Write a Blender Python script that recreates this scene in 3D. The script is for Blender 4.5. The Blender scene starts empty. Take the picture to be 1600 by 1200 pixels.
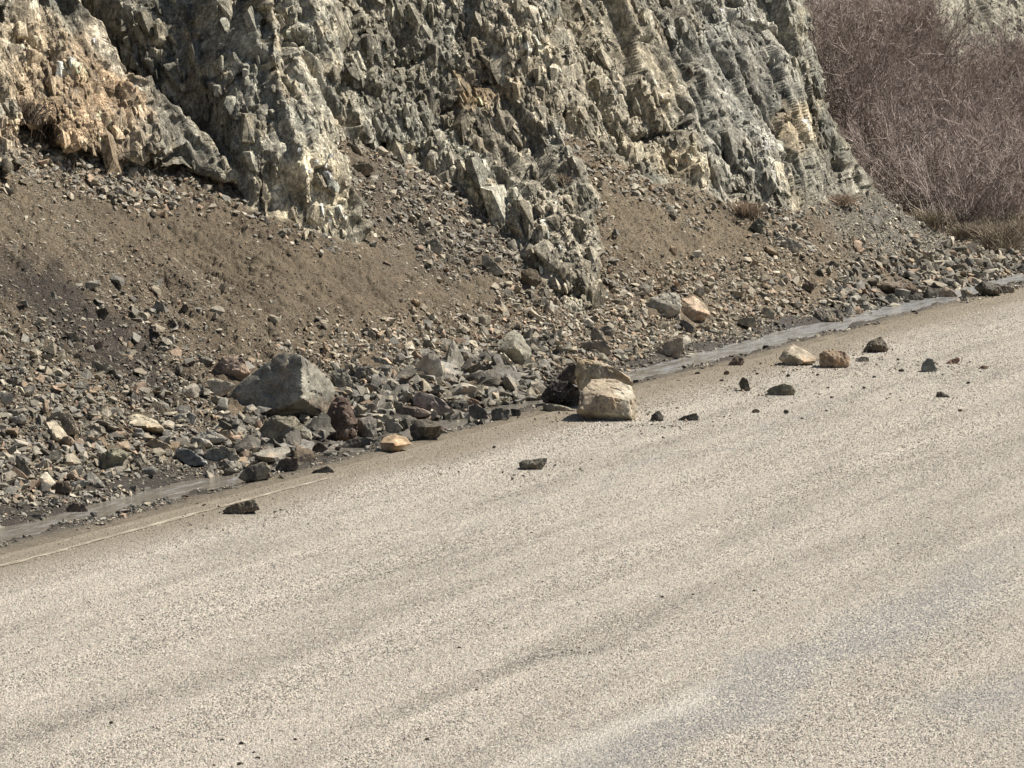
import bpy, bmesh, math, random
import numpy as np
from mathutils import Vector
random.seed(7)
rng = np.random.default_rng(7)
S = bpy.context.scene
COL = S.collection

# ------------------------------------------------------------------ camera
F = 5333.0                      # focal length in photo pixels (1600 wide)
CAMZ = 2.6
PITCH = math.atan(600.0 / F)
cam_d = bpy.data.cameras.new('camera'); cam = bpy.data.objects.new('camera', cam_d); COL.objects.link(cam)
cam.location = (0, 0, CAMZ); cam.rotation_euler = (math.pi / 2 - PITCH, 0, 0)
cam_d.sensor_width = 36.0; cam_d.lens = F / 1600 * 36.0
cam_d.clip_start = 0.1; cam_d.clip_end = 3000
S.camera = cam

# ------------------------------------------------------------------ light
SUN = Vector((0.70, 0.24, 0.98)).normalized()
w = bpy.data.worlds.new('World'); S.world = w; w.use_nodes = True
nt = w.node_tree; nt.nodes.clear()
wo = nt.nodes.new('ShaderNodeOutputWorld'); bg = nt.nodes.new('ShaderNodeBackground'); sk = nt.nodes.new('ShaderNodeTexSky')
sk.sky_type = 'NISHITA'; sk.sun_disc = False
sk.sun_elevation = math.asin(SUN.z); sk.sun_rotation = math.atan2(SUN.x, SUN.y)
nt.links.new(sk.outputs[0], bg.inputs[0]); bg.inputs[1].default_value = 0.05
nt.links.new(bg.outputs[0], wo.inputs[0])
sd = bpy.data.lights.new('sun', 'SUN'); so = bpy.data.objects.new('sun', sd); COL.objects.link(so)
sd.energy = 5.0; sd.angle = math.radians(0.5); sd.color = (1.0, 0.94, 0.84)
so.rotation_euler = SUN.to_track_quat('Z', 'Y').to_euler()
S.view_settings.view_transform = 'Standard'; S.view_settings.look = 'None'
S.view_settings.exposure = 0.75; S.view_settings.gamma = 1.0
S.cycles.max_bounces = 5; S.cycles.diffuse_bounces = 3; S.cycles.glossy_bounces = 2
S.cycles.caustics_reflective = False; S.cycles.caustics_refractive = False

# ------------------------------------------------------------------ frame of the road: u along it, v across it towards the cliff
HD = math.atan(0.4748 / 1.0063)
DU = np.array([math.sin(HD), math.cos(HD), 0.0]); DV = np.array([-math.cos(HD), math.sin(HD), 0.0])
ROT = math.pi / 2 - HD
cp, sp = math.cos(PITCH), math.sin(PITCH)
def ray(x, y):
    x = np.asarray(x, float); y = np.asarray(y, float)
    a = (x - 800) / F; b = (600 - y) / F
    return np.stack(np.broadcast_arrays(a, cp + b * sp, -sp + b * cp), -1)
def world(u, v, z):
    return np.stack(np.broadcast_arrays(u * DU[0] + v * DV[0], u * DU[1] + v * DV[1], z), -1)
def hit_ground(x, y, z=0.0):
    d = ray(x, y); return (z - CAMZ) / d[..., 2]

# ------------------------------------------------------------------ noise
def _h(ix, iy, iz, s):
    n = (ix.astype(np.int64) * 73856093) ^ (iy.astype(np.int64) * 19349663) ^ (iz.astype(np.int64) * 83492791) ^ (s * 2654435)
    n &= 0xFFFFFFFF
    n = ((n ^ (n >> 16)) * 0x45d9f3b) & 0xFFFFFFFF
    n = ((n ^ (n >> 16)) * 0x45d9f3b) & 0xFFFFFFFF
    n ^= n >> 16
    return (n & 0xFFFFFF).astype(np.float32) / np.float32(0x1000000)
def vnoise(p, s=0):
    p = np.asarray(p, np.float32); i = np.floor(p); f = p - i
    f = f * f * f * (f * (f * 6 - 15) + 10); i = i.astype(np.int64)
    r = 0
    for dx in (0, 1):
        wx = f[..., 0] if dx else 1 - f[..., 0]
        for dy in (0, 1):
            wy = f[..., 1] if dy else 1 - f[..., 1]
            for dz in (0, 1):
                wz = f[..., 2] if dz else 1 - f[..., 2]
                r = r + wx * wy * wz * _h(i[..., 0] + dx, i[..., 1] + dy, i[..., 2] + dz, s)
    return r * 2 - 1
def fbm(p, o=4, s=0, g=0.5):
    r = 0; a = 1; q = np.asarray(p, np.float32)
    for k in range(o):
        r = r + a * vnoise(q + k * 17.3, s + k * 7); a *= g; q = q * 2.03
    return r
def ridged(p, o=4, s=0):
    r = 0; a = 1; q = np.asarray(p, np.float32)
    for k in range(o):
        r = r + a * (1 - 2 * np.abs(vnoise(q + k * 13.1, s + k * 5))); a *= .5; q = q * 2.1
    return r
def voro(p, s=0):
    """per-cell random plane value, F2-F1, random id"""
    p = np.asarray(p, np.float32); i = np.floor(p).astype(np.int64); n = p.shape[0]
    d1 = np.full(n, 9, np.float32); d2 = np.full(n, 9, np.float32)
    val = np.zeros(n, np.float32); rid = np.zeros(n, np.float32)
    for dx in (-1, 0, 1):
        for dy in (-1, 0, 1):
            for dz in (-1, 0, 1):
                cx, cy, cz = i[:, 0] + dx, i[:, 1] + dy, i[:, 2] + dz
                h0 = _h(cx, cy, cz, s); h1 = _h(cx, cy, cz, s + 1); h2 = _h(cx, cy, cz, s + 2)
                ex = p[:, 0] - cx - h0; ey = p[:, 1] - cy - h1; ez = p[:, 2] - cz - h2
                d = ex * ex + ey * ey + ez * ez
                g0 = np.mod(h0 * 91.7, 1) * 2 - 1; g1 = np.mod(h1 * 77.3, 1) * 2 - 1; g2 = np.mod(h2 * 53.9, 1) * 2 - 1
                o = np.mod(h0 * 31.1 + h1 * 17.7, 1) * 2 - 1
                nv = o * .8 + 1.1 * (g0 * ex + g1 * ey + g2 * ez)
                m = d < d1
                d2 = np.where(m, d1, np.minimum(d2, d)); d1 = np.where(m, d, d1)
                val = np.where(m, nv, val); rid = np.where(m, o, rid)
    return val, np.sqrt(d2) - np.sqrt(d1), rid
def sstep(a, b, x):
    t = np.clip((x - a) / (b - a), 0, 1); return t * t * (3 - 2 * t)
def inpoly(x, y, poly):
    P = np.array(poly, float); r = np.zeros(x.shape, bool); j = len(P) - 1
    for i in range(len(P)):
        xi, yi = P[i]; xj, yj = P[j]
        c = ((yi > y) != (yj > y)) & (x < (xj - xi) * (y - yi) / ((yj - yi) if yj != yi else 1e-9) + xi)
        r ^= c; j = i
    return r
def pts(s): return [tuple(float(q) for q in p.split(',')) for p in s.split()]

# ------------------------------------------------------------------ mesh helpers
def mk_mesh(name, V, Fc, mat, smooth=True, col=None, attrs=None):
    """Fc : (n,k) index array with constant k"""
    me = bpy.data.meshes.new(name); V = np.asarray(V, np.float32); Fc = np.asarray(Fc, np.int32)
    n, k = Fc.shape
    me.vertices.add(len(V)); me.vertices.foreach_set('co', V.ravel())
    me.loops.add(n * k); me.loops.foreach_set('vertex_index', Fc.ravel())
    me.polygons.add(n); me.polygons.foreach_set('loop_start', np.arange(0, n * k, k, dtype=np.int32))
    me.polygons.foreach_set('use_smooth', np.full(n, smooth, bool))
    me.update(calc_edges=True)
    if col is not None:
        a = me.color_attributes.new('Col', 'FLOAT_COLOR', 'POINT')
        c = np.ones((len(V), 4), np.float32); c[:, :3] = col; a.data.foreach_set('color', c.ravel())
    for nm, arr in (attrs or {}).items():
        a = me.attributes.new(nm, 'FLOAT', 'POINT'); a.data.foreach_set('value', np.asarray(arr, np.float32).ravel())
    me.materials.append(mat)
    return me
def link(name, me, label=None, cat=None, group=None, kind=None, parent=None, loc=None):
    o = bpy.data.objects.new(name, me); COL.objects.link(o)
    if label: o['label'] = label
    if cat: o['category'] = cat
    if group: o['group'] = group
    if kind: o['kind'] = kind
    if parent: o.parent = parent
    if loc is not None: o.location = loc
    return o

# ------------------------------------------------------------------ materials
class NB:
    def __init__(s, name):
        s.m = bpy.data.materials.new(name); s.m.use_nodes = True; s.t = s.m.node_tree; s.t.nodes.clear()
        s.out = s.n('OutputMaterial'); s.b = s.n('BsdfPrincipled'); s.l(s.b.outputs[0], s.out.inputs[0])
    def n(s, k, **kw):
        x = s.t.nodes.new('ShaderNode' + k)
        for a, b in kw.items(): setattr(x, a, b)
        return x
    def l(s, a, b): s.t.links.new(a, b)
    def val(s, inp, v):
        if hasattr(v, 'is_linked') or hasattr(v, 'links'): s.l(v, inp)
        else: inp.default_value = v
    def math(s, op, a, b=None, c=None, clamp=False):
        x = s.n('Math', operation=op, use_clamp=clamp); s.val(x.inputs[0], a)
        if b is not None: s.val(x.inputs[1], b)
        if c is not None: s.val(x.inputs[2], c)
        return x.outputs[0]
    def coord(s, kind='Object', scale=(1, 1, 1), rot=(0, 0, 0)):
        t = s.n('TexCoord'); mp = s.n('Mapping'); s.l(t.outputs[kind], mp.inputs[0])
        mp.inputs['Scale'].default_value = scale; mp.inputs['Rotation'].default_value = rot
        return mp.outputs[0]
    def noise(s, vec, scale, detail=4, rough=.55, dist=0):
        x = s.n('TexNoise'); s.l(vec, x.inputs['Vector']); x.inputs['Scale'].default_value = scale
        x.inputs['Detail'].default_value = detail; x.inputs['Roughness'].default_value = rough; x.inputs['Distortion'].default_value = dist
        return x.outputs[0]
    def vor(s, vec, scale, feature='F1', out='Distance'):
        x = s.n('TexVoronoi', feature=feature); s.l(vec, x.inputs['Vector']); x.inputs['Scale'].default_value = scale
        return x.outputs[out]
    def remap(s, v, a, b, c=0., d=1.):
        x = s.n('MapRange'); s.val(x.inputs[0], v)
        for i, q in enumerate((a, b, c, d)): x.inputs[i + 1].default_value = q
        return x.outputs[0]
    def mix(s, f, a, b, mode='MIX'):
        x = s.n('MixRGB', blend_type=mode); s.val(x.inputs[0], f)
        for i, q in ((1, a), (2, b)):
            if isinstance(q, tuple): x.inputs[i].default_value = (*q, 1)
            else: s.l(q, x.inputs[i])
        return x.outputs[0]
    def bump(s, h, dist, strength=1.0, prev=None):
        x = s.n('Bump'); s.l(h, x.inputs['Height']); x.inputs['Distance'].default_value = dist; s.val(x.inputs['Strength'], strength)
        if prev is not None: s.l(prev, x.inputs['Normal'])
        return x.outputs[0]
    def attr(s, nm, out='Color'):
        x = s.n('Attribute', attribute_name=nm); return x.outputs[out]
    def fin(s, col, rough, nrm=None, spec=.3):
        if isinstance(col, tuple): s.b.inputs['Base Color'].default_value = (*col, 1)
        else: s.l(col, s.b.inputs['Base Color'])
        s.val(s.b.inputs['Roughness'], rough)
        s.b.inputs['Specular IOR Level'].default_value = spec
        if nrm is not None: s.l(nrm, s.b.inputs['Normal'])
        return s.m

def mat_rock(name, sc=1.0, spec=.25, rough=.85):
    b = NB(name); c = b.coord('Object')
    base = b.attr('Col')
    n1 = b.noise(c, 14 * sc, 6, .65, .4); n2 = b.noise(c, 70 * sc, 5, .7); n3 = b.noise(c, 190 * sc, 2, .6)
    k = b.math('MULTIPLY', b.math('MULTIPLY', b.remap(n1, .3, .7, .55, 1.45), b.remap(n2, .3, .7, .6, 1.4)), b.remap(n3, .35, .65, .75, 1.25))
    g = b.mix(1.0, base, b.n('CombineXYZ').outputs[0], 'MULTIPLY')
    cmb = b.n('CombineXYZ'); [b.l(k, cmb.inputs[i]) for i in range(3)]
    g = b.mix(1.0, base, cmb.outputs[0], 'MULTIPLY')
    v = b.noise(c, 9 * sc, 5, .7, 1.5)
    vein = b.math('SUBTRACT', 1.0, b.remap(b.math('ABSOLUTE', b.math('SUBTRACT', v, .5)), 0, .03))
    vein = b.math('MULTIPLY', vein, b.remap(b.noise(c, 4 * sc, 2), .45, .6))
    g = b.mix(b.math('MULTIPLY', vein, .45), g, (.5, .46, .38))
    rust = b.remap(b.noise(c, 5 * sc, 4, .6), .56, .7)
    g = b.mix(b.math('MULTIPLY', rust, .45), g, b.mix(1.0, g, (1.25, .85, .55), 'MULTIPLY'))
    nr = b.bump(n2, .006 / sc, .7, b.bump(n1, .014 / sc, .7))
    return b.fin(g, rough, nr, spec)
M_ROCK = mat_rock('fallen_rock')
M_WET = mat_rock('wet_rock', 1.0, .5, .45)

def mat_cliff():
    b = NB('cliff_rock'); c = b.coord('Object')
    cs = b.coord('Object', (1, 1, .45), (0, math.radians(12), 0))
    base = b.attr('Col')
    n1 = b.noise(cs, 9, 8, .68, .8); n2 = b.noise(c, 45, 5, .65, .3); n3 = b.noise(cs, 3, 5, .6, .6)
    k = b.math('MULTIPLY', b.remap(n1, .3, .7, .5, 1.5), b.remap(n2, .3, .7, .65, 1.35))
    cmb = b.n('CombineXYZ'); [b.l(k, cmb.inputs[i]) for i in range(3)]
    g = b.mix(1.0, base, cmb.outputs[0], 'MULTIPLY')
    v = b.noise(cs, 5, 6, .75, 2.2)
    vein = b.math('SUBTRACT', 1.0, b.remap(b.math('ABSOLUTE', b.math('SUBTRACT', v, .5)), 0, .022))
    vein = b.math('MULTIPLY', vein, b.remap(n3, .45, .6))
    g = b.mix(b.math('MULTIPLY', vein, .5), g, (.46, .42, .34))
    pale = b.remap(b.noise(cs, 7, 6, .7, 1.0), .55, .68)
    g = b.mix(b.math('MULTIPLY', pale, .6), g, (.46, .43, .36))
    for (sc_, lo_, hi_) in ((16, .78, 1.22), (38, .72, 1.30), (85, .72, 1.32)):
        cv_ = b.coord('Object', (1, 1, .5), (.2, math.radians(16), .5))
        wv = b.n('TexNoise'); b.l(cv_, wv.inputs['Vector']); wv.inputs['Scale'].default_value = sc_ * 1.2
        ad_ = b.n('VectorMath', operation='MULTIPLY_ADD'); b.l(wv.outputs['Color'], ad_.inputs[0]); ad_.inputs[1].default_value = (.5 / sc_,) * 3; b.l(cv_, ad_.inputs[2])
        xs_ = b.n('SeparateColor'); b.l(b.vor(ad_.outputs[0], sc_, 'F1', 'Color'), xs_.inputs[0])
        kk_ = b.remap(xs_.outputs[0], 0, 1, lo_, hi_); cm_ = b.n('CombineXYZ'); [b.l(kk_, cm_.inputs[i]) for i in range(3)]
        g = b.mix(1.0, g, cm_.outputs[0], 'MULTIPLY')
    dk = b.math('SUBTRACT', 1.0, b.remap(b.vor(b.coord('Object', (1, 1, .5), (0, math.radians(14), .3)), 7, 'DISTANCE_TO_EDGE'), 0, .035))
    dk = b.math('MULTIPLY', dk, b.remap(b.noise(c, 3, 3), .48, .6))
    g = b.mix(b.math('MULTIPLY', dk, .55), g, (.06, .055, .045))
    n4 = b.noise(c, 130, 3, .6)
    g = b.mix(1.0, g, b.mix(b.remap(n4, .35, .65), (.62, .62, .62), (1.4, 1.38, 1.34)), 'MULTIPLY')
    nr = b.bump(xs_.outputs[0], .016, .9, b.bump(n4, .006, .8, b.bump(n2, .012, .8, b.bump(n1, .06, .9))))
    nr = b.bump(b.math('SUBTRACT', 1.0, dk), .02, .6, nr)
    return b.fin(g, .9, nr, .2)
def mat_soil():
    b = NB('talus_soil'); c = b.coord('Object'); base = b.attr('Col')
    n1 = b.noise(c, 30, 6, .7); n2 = b.noise(c, 120, 4, .7); n3 = b.noise(c, 4, 4, .6)
    k = b.math('MULTIPLY', b.remap(n1, .3, .7, .6, 1.4), b.remap(n2, .3, .7, .65, 1.4))
    k = b.math('MULTIPLY', k, b.remap(n3, .3, .7, .8, 1.2))
    cmb = b.n('CombineXYZ'); [b.l(k, cmb.inputs[i]) for i in range(3)]
    g = b.mix(1.0, base, cmb.outputs[0], 'MULTIPLY')
    nr = b.bump(n2, .006, .9, b.bump(n1, .02, .9))
    wet = b.attr('wet', 'Fac')
    g = b.mix(wet, g, b.mix(1.0, g, (.42, .40, .38), 'MULTIPLY'))
    return b.fin(g, b.remap(wet, 0, 1, .95, .4), nr, .3)

# ------------------------------------------------------------------ terrain : bank, scree slope and rock buttresses
V0 = 10.05; SL = 0.72
def prof(v):
    """ground height across the verge: road edge, ditch with the stream, toe, scree slope"""
    z = np.interp(v, [8.0, 8.9, 9.05, 9.34, 9.46, 9.60, 9.74, 10.05, 10.6, 11.1, 14.0, 40.0],
                  [-.05, -.012, .004, -.03, -.095, -.095, -.03, .06, .34, .68, .68 + 2.9 * .74, .68 + 28.9 * .74])
    return z
def solve(dirs, shift):
    """distance at which the ray meets prof(v - shift)"""
    a = dirs @ DV; dz = dirs[..., 2]
    lo = np.full(a.shape, 9.0); hi = np.full(a.shape, 90.0)
    for _ in range(34):
        m = (lo + hi) / 2; f = CAMZ + m * dz - prof(m * a - shift); up = f > 0
        lo = np.where(up, m, lo); hi = np.where(up, hi, m)
    return (lo + hi) / 2
NX, NY = 1760, 680
xs = np.linspace(-330, 1900, NX)
yb = np.array([885 - .2656 * x for x in xs]) - 3.0
tt = np.linspace(0, 1, NY)
rowy = np.concatenate([np.linspace(0, .88, NY - 60), np.linspace(.88, 1, 61)[1:]])
Y = np.empty((NY, NX)); X = np.broadcast_to(xs, (NY, NX)).copy()
for r in range(NY):
    q = rowy[r]
    yt = -90.0
    Y[r] = np.where(q <= .88, yb + (yt - yb) * (q / .88), yt + (-900 - yt) * ((q - .88) / .12))
D = ray(X, Y)
pw = np.stack([X / 46, Y / 46, X * 0], -1); pw2 = np.stack([X / 14, Y / 14, X * 0 + 3], -1)
WX = X + 11 * vnoise(pw, 11) + 4.5 * vnoise(pw2, 12); WY = Y + 11 * vnoise(pw, 13) + 4.5 * vnoise(pw2, 14)
a = D @ DV
und = .22 * vnoise(np.stack([X / 260, Y / 400, X * 0], -1), 21) + .05 * vnoise(np.stack([X / 60, Y / 130, X * 0], -1), 22)
T0 = solve(D, 0.0)
v_ap = T0 * a
T = solve(D, und * sstep(9.9, 10.9, v_ap))
rock = np.zeros(X.shape)
Ttal = T.copy()
# each buttress: outline on the slope, its foot line, its steepness
def foot_t(xc, fy):
    d = ray(xc, fy); return solve(d, 0.0)
def mass(poly, foot, slope, push=0.0, base=None, lean=0.0):
    global T, rock
    poly = pts(poly); foot = np.array(pts(foot))
    m = inpoly(WX, WY, poly)
    fy = np.interp(xs, foot[:, 0], foot[:, 1])
    ft = foot_t(xs, fy) if base is None else base(xs, fy)
    k = np.ones(25) / 25; ftp = np.pad(ft, 12, 'edge'); ft = np.convolve(ftp, k, 'valid')
    df = ray(xs, fy); vf = ft * (df @ DV); zf = CAMZ + ft * df[:, 2]
    den = slope * a - D[..., 2]
    t = (CAMZ - zf + slope * (vf - push * sstep(0, 130, fy - Y))) / den
    t = t[:] if t.ndim == 2 else t
    ok = m & (t > 5)
    T = np.where(ok, np.minimum(T, t), T)
    rock = np.where(ok & (t <= T + .02), 1.0, rock)
    return m
# the bay to the right with the thicket
BAY = "1243,-1000 1243,0 1258,80 1285,170 1336,245 1380,310 1440,350 1500,385 1560,404 1600,412 1680,420 2400,420 2400,-1000"
def bay_prof(v):
    return np.interp(v, [8.0, 8.9, 9.05, 9.26, 9.42, 9.64, 9.80, 10.05, 12.9, 100.0], [-.05, -.012, .004, -.03, -.115, -.115, -.03, .06, .24, .24 + 87.1 * .62])
def bay_t(x, y):
    d = ray(x, y); aa = d @ DV; lo = np.full(aa.shape, 9.0); hi = np.full(aa.shape, 140.0)
    for _ in range(34):
        m = (lo + hi) / 2; up_ = CAMZ + m * d[..., 2] - bay_prof(m * aa) > 0
        lo = np.where(up_, m, lo); hi = np.where(up_, hi, m)
    return (lo + hi) / 2
mb = inpoly(WX, WY, pts(BAY))
tb = bay_t(X, Y)
T = np.where(mb, tb, T)
bay = mb.astype(float)
# F : right wall above the sand fan
mass("850,-1000 850,60 884,215 905,222 960,262 1050,300 1110,322 1165,352 1225,368 1290,350 1350,335 1378,322 1345,262 1290,180 1262,80 1246,0 1246,-1000",
     "850,205 905,222 960,262 1050,300 1110,322 1165,352 1225,370 1290,352 1350,335 1400,330", 2.4)
# C : recess wall
mass("505,-1000 505,200 530,212 600,236 645,262 700,300 760,352 800,380 860,300 880,-1000", "500,205 530,212 600,236 645,262 700,300 760,352 860,420", 3.2)
# D : central nose
mass("628,-1000 640,40 652,140 668,200 700,292 762,356 800,400 850,452 900,492 930,470 940,420 928,360 926,305 900,262 876,232 868,150 880,60 840,-20 820,-1000",
     "600,236 660,270 700,296 762,356 800,402 850,455 900,494 940,500", 2.0, .02)
# B : left wall
mass("120,-1000 118,10 150,62 215,128 262,178 316,212 350,288 392,330 420,345 452,362 500,378 545,392 566,372 556,320 540,285 528,240 526,120 518,40 512,-1000",
     "118,12 150,62 215,128 262,178 316,220 350,288 392,330 420,345 452,362 500,380 545,394 580,396", 2.6, .12)
mass("395,-1000 398,150 404,240 420,345 452,362 500,378 545,392 566,372 556,320 540,285 528,240 526,120 518,40 512,-1000",
     "395,345 420,352 452,368 500,386 545,400 580,400", 3.0, .04)
# A : far left ochre buttress
mass("-1000,-1000 -1000,170 0,236 20,200 40,160 62,205 100,238 170,246 232,252 290,262 340,286 362,292 330,232 296,192 262,150 216,122 160,66 112,18 96,-30 90,-1000",
     "-1000,170 0,225 62,215 100,240 170,250 232,258 290,272 362,304", 2.3)
mass("-1000,130 0,205 22,240 8,262 -60,262 -1000,262", "-1000,262 0,262 30,262", 2.0)
# H : outcrop above the thicket
mass("1400,-1000 1420,-20 1452,30 1462,95 1476,128 1490,118 1500,70 1560,80 1640,120 1900,140 2400,140 2400,-1000",
     "1400,30 1476,128 1500,80 1560,90 1640,120 1900,140", 1.5, 0, bay_t)
bay = np.where(rock > 0, 0, bay)
def bx(m, ny, nx):
    q_ = np.pad(m, ((0, 0), (nx // 2, nx // 2)), 'edge'); m = sum(q_[:, i:i + NX] for i in range(nx)) / nx
    q_ = np.pad(m, ((ny // 2, ny // 2), (0, 0)), 'edge'); return sum(q_[i:i + NY] for i in range(ny)) / ny
# near side of every step in depth
rim = np.zeros(X.shape)
for k_ in range(1, 15):
    rr_ = np.zeros(X.shape); rr_[:, :-k_] = (T[:, k_:] - T[:, :-k_] > .12 + .02 * k_); rim = np.maximum(rim, rr_ * (1 - (k_ - 1) / 14.0))
    if k_ < 9: rr_ = np.zeros(X.shape); rr_[:-k_] = (T[k_:] - T[:-k_] > .12 + .03 * k_); rim = np.maximum(rim, rr_ * (1 - (k_ - 1) / 8.0))
rim = sstep(0, .8, bx(rim, 5, 3))
prot = np.where(bay > 0, 1.0, np.clip(Ttal - T, 0, 5))
P = np.empty((NY, NX, 3)); P[...] = D * T[..., None]; P[..., 2] += CAMZ
def blur(m, n):
    k = np.ones(n) / n
    m = np.apply_along_axis(lambda q: np.convolve(np.pad(q, n // 2, 'edge'), k, 'valid'), 0, m)
    return np.apply_along_axis(lambda q: np.convolve(np.pad(q, n // 2, 'edge'), k, 'valid'), 1, m)
rs = np.clip(blur(rock, 5), 0, 1)
pr = sstep(-.02, .30, blur(prot, 5))
U = P @ DU; Vv = P @ DV; Zz = P[..., 2]
Pf = P.reshape(-1, 3)
# displacement
OUT = (-DV * .93 + np.array([0, 0, .25])); OUT /= np.linalg.norm(OUT)
idx = np.where(rs.ravel() > .01)[0]
q = np.stack([U.ravel()[idx] - .22 * Zz.ravel()[idx], (Vv.ravel()[idx] - Zz.ravel()[idx] / 2.5) * .8, Zz.ravel()[idx]], -1).astype(np.float32)
wq = q + .05 * np.stack([vnoise(q * 3, 1), vnoise(q * 3, 2), vnoise(q * 3, 3)], -1)
A1, E1, I1 = voro(wq * np.array([1.1, .9, .36]), 31)
wq2 = q + .018 * np.stack([vnoise(q * 9, 4), vnoise(q * 9, 5), vnoise(q * 9, 6)], -1)
A2, E2, I2 = voro(wq2 * np.array([2.6, 2.0, .85]), 41)
A3, E3, I3 = voro((q + .008 * np.stack([vnoise(q * 22, 4), vnoise(q * 22, 5), vnoise(q * 22, 6)], -1)) * np.array([7., 6., 2.6]), 51)
A4, E4, I4 = voro(q * np.array([16., 14., 7.]), 61)
sp_ = np.linalg.norm(P[:, 1:] - P[:, :-1], axis=2); hs = np.minimum(np.pad(sp_, ((0, 0), (0, 1)), 'edge'), np.pad(sp_, ((0, 0), (1, 0)), 'edge')); hs = bx(hs, 5, 3).ravel()[idx] * np.where(mb.ravel()[idx], .3, 1)
w1 = 1 - .6 * sstep(.12, .3, hs); w2 = 1 - sstep(.05, .13, hs); w3 = 1 - sstep(.025, .06, hs); w4 = 1 - sstep(.014, .032, hs)
rd = ridged(q * np.array([6., 4., .9]), 5, 71)
fn = fbm(q * np.array([50., 50., 26.]), 2, 75)
slot = sstep(.80, .97, 1 - np.abs(vnoise(q * np.array([3.1, 2., .55]), 76))) * sstep(.0, .4, vnoise(q * 1.3, 77))
disp = .10 * A1 * w1 + .068 * A2 * w2 + .036 * A3 * w3 + .016 * A4 * w4 + .016 * rd * w3 + .005 * fn * w4 - .09 * slot * w2
disp -= .13 * w2 * (1 - sstep(0, .05, E1)) * (vnoise(q * 1.7, 9) > -.1) + .08 * w3 * (1 - sstep(0, .07, E2)) * (vnoise(q * 2.3, 10) > 0)
prr = pr.ravel()[idx]; disp = disp * (.25 + .75 * prr)
disp = disp * rs.ravel()[idx]
# cracks seen on the face (darker joints)
CR = ["518,-20 521,60 526,160 528,230", "400,-10 420,30 438,60 458,80", "524,90 560,55 600,15", "548,62 545,20", "880,30 920,75 950,110 975,150 1000,180",
      "640,40 645,100 650,105 670,90", "388,0 392,40 385,70", "300,150 330,130", "1010,215 1060,190", "1046,230 1052,150 1055,90", "1130,240 1136,290 1160,300", "1200,100 1213,140 1222,200 1228,245", "1440,10 1462,60 1478,120", "1500,20 1550,45 1600,30", "1520,60 1590,80", "700,170 760,135 800,120", "745,200 762,260 790,330", "610,60 640,100", "230,30 262,70 300,80", "352,70 372,110 345,140", "20,60 60,95 70,130"]
dc = np.full(X.shape, 1e9)
for c in CR:
    c = pts(c)
    for (x0, y0), (x1, y1) in zip(c, c[1:]):
        L2 = (x1 - x0) ** 2 + (y1 - y0) ** 2; s_ = np.clip(((WX - x0) * (x1 - x0) + (WY - y0) * (y1 - y0)) / L2, 0, 1)
        dc = np.minimum(dc, np.hypot(WX - x0 - s_ * (x1 - x0), WY - y0 - s_ * (y1 - y0)))
crk = np.exp(-(dc / 5.0) ** 2)
disp -= .14 * crk.ravel()[idx] * prr
cell = np.zeros(X.size); cell[idx] = .22 * I2 + .30 * I3 + .22 * I4; cell = cell.reshape(X.shape)
dm = np.zeros(NX * NY); dm[idx] = disp * np.where(mb.ravel()[idx], 2.6, 1.0); dm = dm.reshape(NY, NX)
dm = .35 * dm + .65 * bx(dm, 3, 3); dm = dm * (1 - rim) + (.05 + .35 * bx(bx(dm, 9, 9), 9, 9)) * rim * (rs > .3) + dm * rim * .25 * (rs > .3)
Pf += dm.reshape(-1, 1) * OUT
def blob(cx, cy, rx, ry, ang=0, soft=.5):
    c, s_ = math.cos(math.radians(ang)), math.sin(math.radians(ang))
    dx = WX - cx; dy = WY - cy
    e = np.hypot((dx * c + dy * s_) / rx, (-dx * s_ + dy * c) / ry)
    return 1 - sstep(1 - soft, 1 + soft, e + .25 * vnoise(np.stack([X / 22, Y / 22, X * 0], -1), 91))
# soil relief : rills down the fall line, lumps
ns = (1 - rs)
up0 = sstep(9.85, 10.3, Vv)
fl = np.stack([U * 5.5, Vv * 1.3, Zz * 0], -1)
rel = .028 * vnoise(fl, 81) + .018 * vnoise(fl * 2.3, 82) + .020 * fbm(np.stack([U * 14, Vv * 14, Zz * 6], -1), 3, 83) * up0
rill = .026 * ridged(np.stack([U * 13, Vv * 1.6, Zz * 0], -1), 3, 84) * np.exp(-(((X - 330) / 170) ** 2 + ((Y - 430) / 90) ** 2))
up = sstep(9.85, 10.3, Vv)
low = .022 * fbm(np.stack([U * 3.2, Vv * 7, Zz * 0], -1), 4, 85) * (1 - up) * sstep(9.0, 9.3, Vv)
P[..., 2] += ns * ((rel + rill) * up + low + .02 * blob(480, 720, 170, 60, -15) * (1 - up) * sstep(9.2, 9.6, Vv))
P[..., 2] += ns * up0 * .010 * fbm(np.stack([U * 40, Vv * 40, Zz * 20], -1), 2, 86)

# colours of the ground and rock (true material colours)
def lay(C, m, c, k=1.0): 
    m = (m * k)[..., None]; return C * (1 - m) + np.array(c) * m
n_a = fbm(np.stack([U * 2.2, Vv * 2.2, Zz * 1.4], -1), 5, 101) * .5 + .5
n_b = fbm(np.stack([U * 6, Vv * 6, Zz * 3], -1), 4, 102) * .5 + .5
C = np.zeros(X.shape + (3,)) + np.array([.165, .130, .088])
C = lay(C, np.clip(n_a, 0, 1), [.125, .098, .068], .6)
fan = np.maximum(blob(1080, 370, 230, 70, 32, .5), blob(965, 290, 95, 34, 45, .4)); C = lay(C, fan, [.190, .152, .104], .85)
C = lay(C, blob(1420, 370, 150, 55, 28), [.165, .158, .135], .9)
C = lay(C, blob(660, 330, 150, 70, 35), [.115, .10, .08], .6)
C = lay(C, blob(150, 520, 200, 45, 38), [.055, .042, .032], .9)
C = lay(C, blob(250, 160, 90, 22, 45), [.19, .15, .10], .8)
C = lay(C, 1 - sstep(9.75, 9.95, Vv), [.12, .105, .085])
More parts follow.
